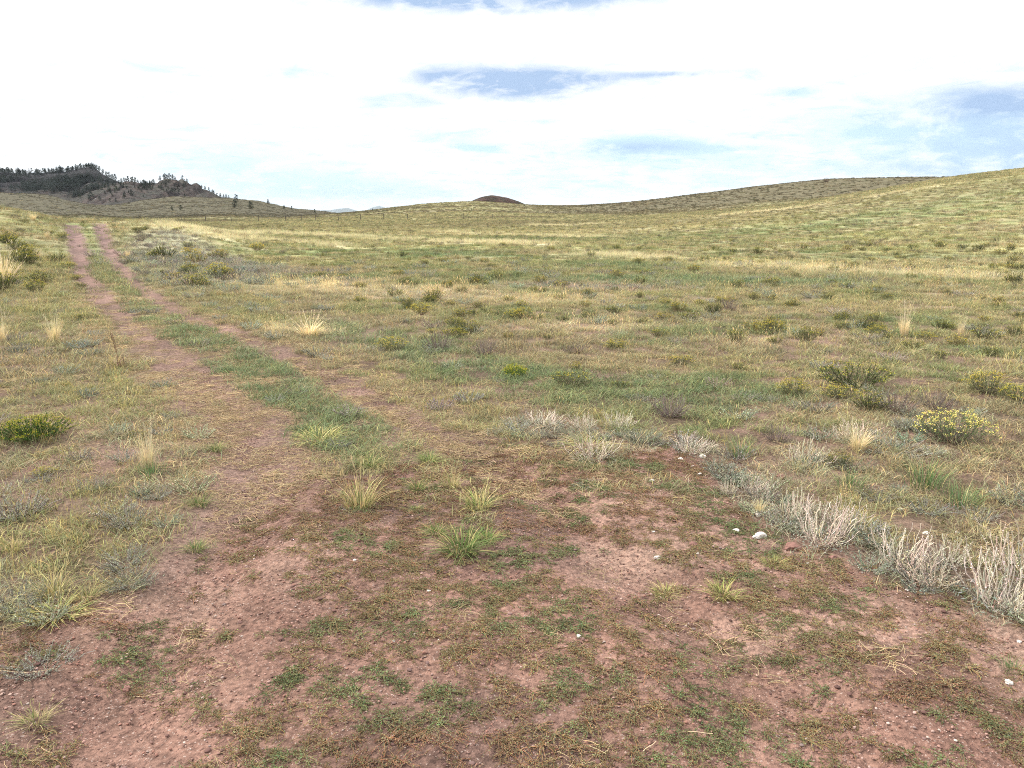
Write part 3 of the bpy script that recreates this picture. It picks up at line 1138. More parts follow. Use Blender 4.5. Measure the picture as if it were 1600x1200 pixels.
protos('short_grass', p_short, 6)
protos('wispy_grass', p_wisp, 5)
protos('sage_sprig', p_sage, 4)
protos('mat_weed', p_mat, 7)
protos('straw_litter', p_litter, 4)
protos('gravel_bits', p_gravel, 5, M_PEB)
protos('meadow_grass', p_farg, 5)
protos('meadow_straw', p_fars, 4)
protos('low_cushion', p_dome, 5)
protos('far_grass', p_farg, 4, None, n=90, rad=0.75, h0=0.08, h1=0.26, w0=0.016, w1=0.034)
protos('far_cushion', p_dome, 4, None, n=110, rad=0.42, h=0.26, leaf=0.10, lw=0.5)


def scatter(name, label, key, x, y, scl, col, zoff=0.0):
    n = len(x)
    if n == 0:
        return
    z = terrain(x, y) + zoff
    me = bpy.data.meshes.new(name)
    me.vertices.add(n)
    me.vertices.foreach_set('co', np.stack([x, y, z], 1).astype(np.float32).ravel())
    A = me.attributes.new('col', 'FLOAT_COLOR', 'POINT')
    c = np.ones((n, 4), np.float32)
    c[:, :3] = col
    A.data.foreach_set('color', c.ravel())
    me.attributes.new('rz', 'FLOAT', 'POINT').data.foreach_set('value', (RNG.random(n) * 6.283).astype(np.float32))
    me.attributes.new('scl', 'FLOAT', 'POINT').data.foreach_set('value', np.asarray(scl, np.float32))
    coll, k = PROTO[key]
    me.attributes.new('pick', 'INT', 'POINT').data.foreach_set('value', RNG.integers(0, k, n).astype(np.int32))
    o = mesh_obj(name, me)
    ng = bpy.data.node_groups.new(name, 'GeometryNodeTree')
    ng.interface.new_socket('Geometry', in_out='INPUT', socket_type='NodeSocketGeometry')
    ng.interface.new_socket('Geometry', in_out='OUTPUT', socket_type='NodeSocketGeometry')
    N, L = ng.nodes, ng.links
    gi, go = N.new('NodeGroupInput'), N.new('NodeGroupOutput')
    iop = N.new('GeometryNodeInstanceOnPoints')
    ci = N.new('GeometryNodeCollectionInfo')
    ci.inputs['Collection'].default_value = coll
    ci.inputs['Separate Children'].default_value = True
    ci.inputs['Reset Children'].default_value = True

    def at(nm, typ):
        a = N.new('GeometryNodeInputNamedAttribute')
        a.data_type = typ
        a.inputs['Name'].default_value = nm
        return a.outputs['Attribute']
    cmb = N.new('ShaderNodeCombineXYZ')
    L.new(at('rz', 'FLOAT'), cmb.inputs[2])
    L.new(gi.outputs[0], iop.inputs['Points'])
    L.new(ci.outputs[0], iop.inputs['Instance'])
    iop.inputs['Pick Instance'].default_value = True
    L.new(at('pick', 'INT'), iop.inputs['Instance Index'])
    L.new(cmb.outputs[0], iop.inputs['Rotation'])
    L.new(at('scl', 'FLOAT'), iop.inputs['Scale'])
    L.new(iop.outputs[0], go.inputs[0])
    md = o.modifiers.new('scatter', 'NODES')
    md.node_group = ng
    tag(o, label, kind='stuff')
    o['category'] = name.replace('_', ' ')
    return o


def sprinkle(r0, r1, dens, amax=38.0):
    """random ground points in the sector ahead, dens per square metre"""
    area = R(amax) * (r1 * r1 - r0 * r0)
    n = int(area * dens)
    r = np.sqrt(RNG.random(n) * (r1 * r1 - r0 * r0) + r0 * r0)
    a = (RNG.random(n) * 2 - 1) * R(amax)
    return r * np.sin(a), r * np.cos(a)


def keep(m, *arr):
    return [a[m] for a in arr]


def cut(f, m):
    return {k: v[m] for k, v in f.items()}


# ---- near grass (up to 24 m)
X, Y, S = [], [], []
for r0, r1, d, s in [(1.5, 5, 230, 0.85), (5, 9, 170, 0.95), (9, 15, 95, 1.2), (15, 26, 48, 1.6)]:
    x, y = sprinkle(r0, r1, d)
    X.append(x)
    Y.append(y)
    S.append(np.full(len(x), s) * jit(len(x), 0.7, 1.35))
x, y, s = np.concatenate(X), np.concatenate(Y), np.concatenate(S)
f = fields(x, y)
cover = (1 - f['dirt'] * (1 - 0.30 * sm(y, 3.5, 4.8))) * (1 - 0.96 * np.clip(f['track'] * 1.2, 0, 1)) * (1 - 0.55 * np.clip(f['litter'], 0, 1))
gap = sm(fbm(x / 0.22, y / 0.22, 3, 301), 0.36, 0.54)
cover = cover * (0.22 + 0.78 * gap) * (1 - 0.45 * f['sage'] * (np.hypot(x, y) < 8))
m = RNG.random(len(x)) < cover
x, y, s = keep(m, x, y, s)
f = cut(f, m)
c = plant_colour(x, y, f)
tall = RNG.random(len(x)) < 0.07 + 0.25 * f['straw'] + 0.05 * f['lefty']
scatter('short_grass', 'short green and olive prairie grass covering the ground around the wheel tracks', 'short_grass',
        x[~tall], y[~tall], s[~tall] * (1 + 0.25 * f['green'][~tall]), c[~tall])
scatter('wispy_grass', 'thin dry grass stalks with seed heads mixed into the short grass', 'wispy_grass',
        x[tall], y[tall], s[tall] * 0.85, c[tall] * 0.75 + 0.25 * STRAW)

# ---- grey sage ground cover
x, y = sprinkle(1.6, 26, 36)
f = fields(x, y)
r = np.hypot(x, y)
pr = (1 - f['dirt']) * (1 - f['track']) * (0.04 + 0.9 * f['sage'] + 0.25 * f['pink']) * np.interp(r, [3, 8, 16, 26], [1, 0.75, 0.4, 0.3])
m = RNG.random(len(x)) < pr
x, y, r = keep(m, x, y, r)
n = len(x)
scatter('grey_sage_cover', 'soft grey green sage growing low over the ground', 'sage_sprig', x, y,
        jit(n, 0.7, 1.4) * np.interp(r, [3, 10, 26], [0.95, 1.4, 2.4]), SAGE * jit(n, 0.75, 1.25)[:, None] * (1 + RNG.normal(0, 0.06, (n, 3))))

# ---- prostrate mat weeds on the bare soil
x, y = sprinkle(1.5, 6.5, 430)
f = fields(x, y)
m = RNG.random(len(x)) < f['mat'] * 0.92 + 0.02 * f['dirt'] * (1 - f['lane'])
x, y = keep(m, x, y)
n = len(x)
a = fbm(x / 0.22, y / 0.2, 3, 401)
b = fbm(x / 0.8, y / 0.7, 3, 402)
MR, MO, MG = cc((0.225, 0.165, 0.102)), cc((0.215, 0.192, 0.10)), cc((0.150, 0.188, 0.088))
col = lerp(MO + 0 * x[:, None], MR, np.clip((b - 0.44) * 4 + (y > 2.8) * 0.03, 0, 0.8))
col = lerp(col, MG, np.clip((a - 0.54) * 7 + (x > 0.9) * 0.3, 0, 0.95))
col = col * jit(n, 0.75, 1.25)[:, None]
scatter('mat_weed', 'low reddish brown and green weeds creeping over the pink soil', 'mat_weed', x, y, jit(n, 0.55, 1.15), col)

# ---- straw litter
x, y = sprinkle(2.0, 24, 130)
f = fields(x, y)
m = RNG.random(len(x)) < f['litter'] * 0.95 + 0.03 * f['dirt'] + 0.10 * (1 - f['dirt']) * (np.hypot(x, y) < 9)
x, y = keep(m, x, y)
n = len(x)
r = np.hypot(x, y)
scatter('straw_litter', 'trodden dry straw lying flat in the wheel tracks', 'straw_litter', x, y,
        jit(n, 0.6, 1.1) * np.interp(r, [3, 8, 20], [0.9, 1.1, 1.7]), cc((0.58, 0.44, 0.25)) * jit(n, 0.6, 1.15)[:, None])

# ---- gravel
x, y = sprinkle(1.5, 9, 330)
f = fields(x, y)
m = RNG.random(len(x)) < np.maximum(f['dirt'] * 0.55 + 0.45 * f['dirt'] * f['lane'], f['track'] * 0.5)
x, y = keep(m, x, y)
n = len(x)
k = RNG.random(n)
gc = np.where((k < 0.78)[:, None], cc((0.205, 0.122, 0.097)), np.where((k < 0.95)[:, None], cc((0.28, 0.19, 0.16)), cc((0.34, 0.27, 0.23))))
scatter('gravel', 'fine pinkish gravel strewn over the bare soil', 'gravel_bits', x, y, jit(n, 0.5, 1.2), gc * jit(n, 0.8, 1.2)[:, None])

# ---- meadow 22 - 130 m
X, Y, S = [], [], []
for r0, r1, d, s in [(20, 34, 15, 0.8), (34, 60, 7.5, 1.0), (60, 130, 2.6, 1.35)]:
    x, y = sprinkle(r0, r1, d)
    X.append(x)
    Y.append(y)
    S.append(np.full(len(x), s) * jit(len(x), 0.65, 1.3))
x, y, s = np.concatenate(X), np.concatenate(Y), np.concatenate(S)
f = fields(x, y)
m = RNG.random(len(x)) < (1 - 0.97 * np.clip(f['track'], 0, 1)) * (0.35 + 0.65 * sm(fbm(x / 1.2, y / 1.0, 3, 302), 0.36, 0.5))
x, y, s = keep(m, x, y, s)
f = cut(f, m)
c = plant_colour(x, y, f)
ps = np.clip(0.04 + 0.8 * f['straw'] + 0.3 * f['pink'], 0, 1)
k = RNG.random(len(x))
tall = k < ps
shr = (k > 0.84 - 0.35 * f['sage'] - 0.25 * f['pink']) & ~tall
gr = ~tall & ~shr
scatter('meadow_grass', 'olive and green grass of the open meadow in the middle distance', 'meadow_grass', x[gr], y[gr], s[gr], c[gr])
scatter('meadow_straw', 'pale straw coloured grass standing in streaks across the meadow', 'meadow_straw', x[tall], y[tall], s[tall],
        lerp(c[tall], PSTRAW, np.clip(f['straw'][tall], 0.15, 0.8)))
kk = RNG.random(shr.sum())
sc = np.where((kk < 0.4)[:, None], SAGE * 0.5 * np.array([1.05, 0.95, 0.95]), np.where((kk < 0.80)[:, None], OLIVE * 0.45, YOLIVE * 0.75))
sc = lerp(sc, cc((0.27, 0.225, 0.21)), np.clip(f['sage'][shr] + f['pink'][shr], 0, 0.8))
scatter('meadow_undergrowth', 'tiny grey and olive shrublets dotted all through the meadow', 'low_cushion', x[shr], y[shr], s[shr] * 0.7,
        sc * jit(len(kk), 0.75, 1.3)[:, None])

# ---- far slopes 120 - 560 m
X, Y, S = [], [], []
for r0, r1, d, s in [(120, 230, 0.85, 1.0), (230, 470, 0.22, 1.3), (470, 690, 0.10, 1.9)]:
    x, y = sprinkle(r0, r1, d, 37)
    X.append(x)
    Y.append(y)
    S.append(np.full(len(x), s) * jit(len(x), 0.6, 1.4))
x, y, s = np.concatenate(X), np.concatenate(Y), np.concatenate(S)
th = np.arctan2(x, y)
r = np.hypot(x, y)
m = ~((r > 470) & (th > R(4)))
x, y, s = keep(m, x, y, s)
f = fields(x, y)
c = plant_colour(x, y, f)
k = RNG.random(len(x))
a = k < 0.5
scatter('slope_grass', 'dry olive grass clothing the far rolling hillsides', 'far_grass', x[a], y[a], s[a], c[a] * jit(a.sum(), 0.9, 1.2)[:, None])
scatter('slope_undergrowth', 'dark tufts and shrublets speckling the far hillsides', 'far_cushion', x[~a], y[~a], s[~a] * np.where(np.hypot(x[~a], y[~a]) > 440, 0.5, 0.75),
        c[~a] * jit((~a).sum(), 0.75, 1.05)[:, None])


# ------------------------------------------------------------------ individual plants
def g_tuft(n=170, rad=0.06, h0=0.05, h1=0.125, w=0.0026, lean=(0.3, 1.7), green=(0.11, 0.17, 0.05), dry=(0.42, 0.36, 0.18), pdry=0.25, seed=0):
    g = Geo()
    b, a = disk(n, rad)
    az = a + RNG.normal(0, 0.4, n)
    isd = RNG.random(n) < pdry
    c = np.where(isd[:, None], np.array(dry), np.array(green)) * shade(n, 0.75, 1.3, 0.05)
    tip = c * np.where(RNG.random(n) < 0.5, 1.0, 1.25)[:, None] * np.array([1.15, 1.05, 0.9])
    g.add(*_r(strips(b, az, jit(n, *lean), jit(n, h0, h1), jit(n, w * 0.7, w * 1.3), c, tip, 4, None, 0.35)))
    m = max(3, int(n * seed))
    if seed and m:
        b, a = disk(m, rad)
        az = a + RNG.normal(0, 0.5, m)
        h = jit(m, h1 * 0.9, h1 * 1.7)
        ln = jit(m, 0.05, 0.5)
        c = np.array(dry) * shade(m, 0.9, 1.3, 0.04)
        g.add(*_r(strips(b, az, ln, h, np.full(m, w * 0.8), c, c, 4)))
        tipp = b + np.stack([np.cos(az) * ln * h, np.sin(az) * ln * h, h * (1 - 0.3 * ln)], 1)
        d = np.stack([np.cos(az) * ln, np.sin(az) * ln, 1 - 0.5 * ln], 1)
        q = 5
        ii = np.repeat(np.arange(m), q)
        g.add(*_r(leaves(tipp[ii] - d[ii] * jit(m * q, 0, 0.06)[:, None], d[ii] + RNG.normal(0, 0.15, (m * q, 3)), jit(m * q, 0.018, 0.035),
                         jit(m * q, 0.003, 0.006), c[ii] * 1.1)))
    return g


def shrub_parts(rad=0.22, h=0.28, n=90, leafcol=(0.10, 0.13, 0.04), flowercol=(0.55, 0.45, 0.06), flowers=0.8, stemcol=(0.17, 0.13, 0.10), leaf=0.022):
    """rabbitbrush: bunch of stems, narrow leaves, flat yellow heads on the tips"""
    b, a = disk(n, rad * 0.25)
    az = a + RNG.normal(0, 0.35, n)
    q = RNG.random(n) ** 0.6
    out = q * rad
    hh = h * np.sqrt(np.clip(1.05 - 0.75 * q * q, 0.1, 1)) * jit(n, 0.72, 1.1)
    k = 5
    t = np.linspace(0, 1, k)
    P = b[:, None, :] + np.stack([np.cos(az)[:, None] * out[:, None] * t ** 0.8, np.sin(az)[:, None] * out[:, None] * t ** 0.8,
                                  hh[:, None] * t ** 1.15], -1)
    P[:, 1:] += RNG.normal(0, 0.006, P[:, 1:].shape)
    gs, gl, gf = Geo(), Geo(), Geo()
    gs.add(*_r(tubes(P, np.linspace(0.0024, 0.0011, k)[None, :] * np.ones((n, 1)), np.array(stemcol) * shade(n))))
    m = 20
    ii = np.repeat(np.arange(n), m)
    tt = (0.25 + 0.75 * RNG.random(n * m) ** 0.7) * (k - 1)
    i0 = np.minimum(tt.astype(int), k - 2)
    fr = (tt - i0)[:, None]
    pos = P[ii, i0] * (1 - fr) + P[ii, i0 + 1] * fr
    D = (P[ii, i0 + 1] - P[ii, i0])
    D = D / (np.linalg.norm(D, axis=1, keepdims=True) + 1e-9) + RNG.normal(0, 0.45, (n * m, 3))
    gl.add(*_r(leaves(pos, D, jit(n * m, 0.7, 1.3) * leaf, jit(n * m, 0.13, 0.22) * leaf + 0.001, np.array(leafcol) * shade(n * m, 0.65, 1.35))))
    fl = np.where(RNG.random(n) < flowers)[0]
    m = 12
    ii = np.repeat(fl, m)
    if len(ii):
        pos = P[ii, -1] + RNG.normal(0, 1, (len(ii), 3)) * np.array([0.011, 0.011, 0.006])
        D = RNG.normal(0, 0.8, (len(ii), 3)) + np.array([0, 0, 1.0])
        gf.add(*_r(leaves(pos, D, jit(len(ii), 0.007, 0.013), jit(len(ii), 0.004, 0.008), np.array(flowercol) * shade(len(ii), 0.7, 1.25))))
    return gs, gl, gf


def twig_parts(rad=0.16, h=0.24, n=58, col=(0.64, 0.57, 0.47)):
    """pale dry many stalked sub-shrub with small woolly bits, grey leaves at the foot"""
    b, a = disk(n, rad * 0.45)
    az = a + RNG.normal(0, 0.5, n)
    q = RNG.random(n) ** 0.7
    out = q * rad * 0.75
    hh = h * (1 - 0.35 * q * q) * jit(n, 0.6, 1.1)
    k = 7
    t = np.linspace(0, 1, k)
    P = b[:, None, :] + np.stack([np.cos(az)[:, None] * out[:, None] * t ** 0.75, np.sin(az)[:, None] * out[:, None] * t ** 0.75,
                                  hh[:, None] * t ** 1.1], -1)
    wig = RNG.normal(0, 0.0075, (n, k - 1, 3)).cumsum(1)
    P[:, 1:] += wig
    P[..., 2] = np.maximum(P[..., 2], 0)
    gs, gl = Geo(), Geo()
    cs = np.array(col) * shade(n, 0.7, 1.25, 0.05)
    gs.add(*_r(tubes(P, np.linspace(0.0021, 0.0013, k)[None, :] * jit(n, 0.8, 1.3)[:, None], cs)))
    m = 22
    ii = np.repeat(np.arange(n), m)
    tt = (0.3 + 0.7 * RNG.random(n * m)) * (k - 1)
    i0 = np.minimum(tt.astype(int), k - 2)
    fr = (tt - i0)[:, None]
    pos = P[ii, i0] * (1 - fr) + P[ii, i0 + 1] * fr
    D = RNG.normal(0, 0.8, (n * m, 3)) + np.array([0, 0, 0.8])
    gs.add(*_r(leaves(pos, D, jit(n * m, 0.004, 0.009), jit(n * m, 0.0018, 0.0035), cs[ii] * shade(n * m, 0.9, 1.25))))
    nl = 330
    bb, aa = disk(nl, rad * 0.85)
    bb[:, 2] = RNG.random(nl) * 0.045
    D = RNG.normal(0, 1, (nl, 3)) * np.array([1, 1, 0.5]) + np.array([0, 0, 0.5])
    gl.add(*_r(leaves(bb, D, jit(nl, 0.010, 0.022), jit(nl, 0.003, 0.006), np.array((0.33, 0.36, 0.30)) * shade(nl, 0.7, 1.3))))
    return gs, gl


def sage_parts(rad=0.16, h=0.09, n=80, col=(0.37, 0.375, 0.30)):
    gs, gl = Geo(), Geo()
    b, a = disk(n, rad * 0.4)
    az = a + RNG.normal(0, 0.4, n)
    out = jit(n, 0.25, 1.0) * rad
    hh = jit(n, 0.35, 1.0) * h
    k = 5
    t = np.linspace(0, 1, k)
    P = b[:, None, :] + np.stack([np.cos(az)[:, None] * out[:, None] * t, np.sin(az)[:, None] * out[:, None] * t, hh[:, None] * t ** 1.5], -1)
    P[:, 1:] += RNG.normal(0, 0.004, P[:, 1:].shape)
    P[..., 2] = np.maximum(P[..., 2], 0.001)
    gs.add(*_r(tubes(P, np.full((n, k), 0.0016), np.array((0.2, 0.17, 0.14)) * shade(n))))
    m = 26
    ii = np.repeat(np.arange(n), m)
    tt = (0.15 + 0.85 * RNG.random(n * m)) * (k - 1)
    i0 = np.minimum(tt.astype(int), k - 2)
    fr = (tt - i0)[:, None]
    pos = P[ii, i0] * (1 - fr) + P[ii, i0 + 1] * fr
    D = RNG.normal(0, 0.75, (n * m, 3)) + np.array([0, 0, 0.5])
    gl.add(*_r(leaves(pos, D, jit(n * m, 0.007, 0.014), jit(n * m, 0.0022, 0.004), np.array(col) * shade(n * m, 0.65, 1.35))))
    return gs, gl


LIB = {}


def lib(key, parts):
    """parts: list of (name, Geo, material)"""
    LIB.setdefault(key, []).append([(nm, g.mesh(nm, mt)) for nm, g, mt in parts if g.n])


for _ in range(3):
    a = shrub_parts(flowers=0.35)
    lib('olive_brush', [('stems', a[0], M_WOODY), ('foliage', a[1], M_PLANT), ('blossom', a[2], M_PLANT)])
    a = shrub_parts(flowers=0.95, flowercol=(0.62, 0.50, 0.07), leafcol=(0.13, 0.16, 0.05))
    lib('yellow_brush', [('stems', a[0], M_WOODY), ('foliage', a[1], M_PLANT), ('blossom', a[2], M_PLANT)])
    a = twig_parts()
    lib('twig', [('stalks', a[0], M_WOODY), ('leaves', a[1], M_PLANT)])
    a = sage_parts()
    lib('sage', [('stems', a[0], M_WOODY), ('foliage', a[1], M_PLANT)])
a = shrub_parts(rad=0.27, h=0.26, n=120, flowers=1.0, flowercol=(0.86, 0.72, 0.20), leafcol=(0.14, 0.19, 0.08))
lib('bright_brush', [('stems', a[0], M_WOODY), ('foliage', a[1], M_PLANT), ('blossom', a[2], M_PLANT)])
a = shrub_parts(rad=0.26, h=0.20, n=190, flowers=0.9, flowercol=(0.50, 0.46, 0.05), leafcol=(0.075, 0.16, 0.025), stemcol=(0.12, 0.13, 0.05))
lib('green_cushion', [('stems', a[0], M_WOODY), ('foliage', a[1], M_PLANT), ('blossom', a[2], M_PLANT)])
for _ in range(3):
    a = shrub_parts(rad=0.2, h=0.26, n=90, flowers=0.0, leafcol=(0.20, 0.17, 0.14), stemcol=(0.22, 0.17, 0.145), leaf=0.012)
    lib('grey_brush', [('stems', a[0], M_WOODY), ('foliage', a[1], M_PLANT)])
for _ in range(3):
    lib('tuft', [('blades', g_tuft(), M_PLANT)])
    lib('dry_tuft', [('blades', g_tuft(150, 0.06, 0.05, 0.14, pdry=0.6, green=(0.16, 0.2, 0.07), lean=(0.1, 1.2), seed=0.1), M_PLANT)])
    lib('tall_tuft', [('blades', g_tuft(60, 0.05, 0.05, 0.16, pdry=0.25, lean=(0.1, 0.8), seed=0.25), M_PLANT)])
    lib('blond', [('blades', g_tuft(230, 0.09, 0.15, 0.42, w=0.005, pdry=0.97, lean=(0.05, 0.7), dry=(0.60, 0.52, 0.34), seed=0.15), M_PLANT)])
    lib('lime_tuft', [('blades', g_tuft(150, 0.06, 0.04, 0.09, pdry=0.4, lean=(0.3, 1.5), green=(0.24, 0.27, 0.09), dry=(0.45, 0.39, 0.18)), M_PLANT)])
    lib('green_tuft', [('blades', g_tuft(130, 0.09, 0.07, 0.17, pdry=0.10, lean=(0.1, 0.9), green=(0.12, 0.19, 0.08)), M_PLANT)])

BASEW = dict(olive_brush=0.46, yellow_brush=0.46, twig=0.30, sage=0.34, bright_brush=0.55, green_cushion=0.54, grey_brush=0.42,
             tuft=0.30, dry_tuft=0.30, tall_tuft=0.22, blond=0.62, lime_tuft=0.24, green_tuft=0.30)
for key, vs in LIB.items():
    ws = []
    for parts in vs:
        P = []
        for nm, me in parts:
            V = np.empty(len(me.vertices) * 3, np.float32)
            me.vertices.foreach_get('co', V)
            P.append(V.reshape(-1, 3)[:, 0])
        P = np.concatenate(P)
        ws.append(np.percentile(P, 98.5) - np.percentile(P, 1.5))
    BASEW[key] = float(np.mean(ws))
_turn = {}


def place(key, name, cat, px, py, wpx, label, group=None, hs=1.0, color=None, wm=None):
    """stand one plant on the ground where the photo shows its foot; wpx = its width in photo pixels"""
    x, y, ok = raycast([px], [py])
    x, y = float(x[0]), float(y[0])
    z = float(terrain(np.array([x]), np.array([y]))[0])
    d = math.sqrt(x * x + y * y + CAM_H * CAM_H)
    w = wm if wm else wpx / FPX * d
    s = w / BASEW[key]
    vs = LIB[key]
    i = _turn.get(key, 0)
    _turn[key] = i + 1
    parts = vs[i % len(vs)]
    if color is None:
        kb = random.uniform(0.88, 1.12)
        color = (kb * random.uniform(0.97, 1.03), kb, kb * random.uniform(0.95, 1.05))
    if len(parts) == 1:
        o = mesh_obj(name, parts[0][1], None, color)
        tgt = o
    else:
        o = link(bpy.data.objects.new(name, None))
        o.empty_display_size = 0.1
        for nm, me in parts:
            mesh_obj(nm, me, o, color)
    o.location = (x, y, z - 0.004)
    o.rotation_euler = (0, 0, random.random() * 6.283)
    o.scale = (s, s, s * hs)
    tag(o, label, cat, group)
    return o


COUNTED = {}


def counted(o, base, tail):
    """remember a repeat; its label is finished once its neighbours are known"""
    COUNTED.setdefault((base, tail), []).append(o)


def ordinal(n):
    return 'first' if n == 1 else 'second' if n == 2 else 'third' if n == 3 else str(n) + (
        'th' if n % 100 in (11, 12, 13) else {1: 'st', 2: 'nd', 3: 'rd'}.get(n % 10, 'th'))


def finish_counts():
    for (base, tail), L in COUNTED.items():
        L.sort(key=lambda o: math.atan2(o.location.x, o.location.y))
        for i, o in enumerate(L):
            o['label'] = base + ', ' + ordinal(i + 1) + ' from the left ' + tail


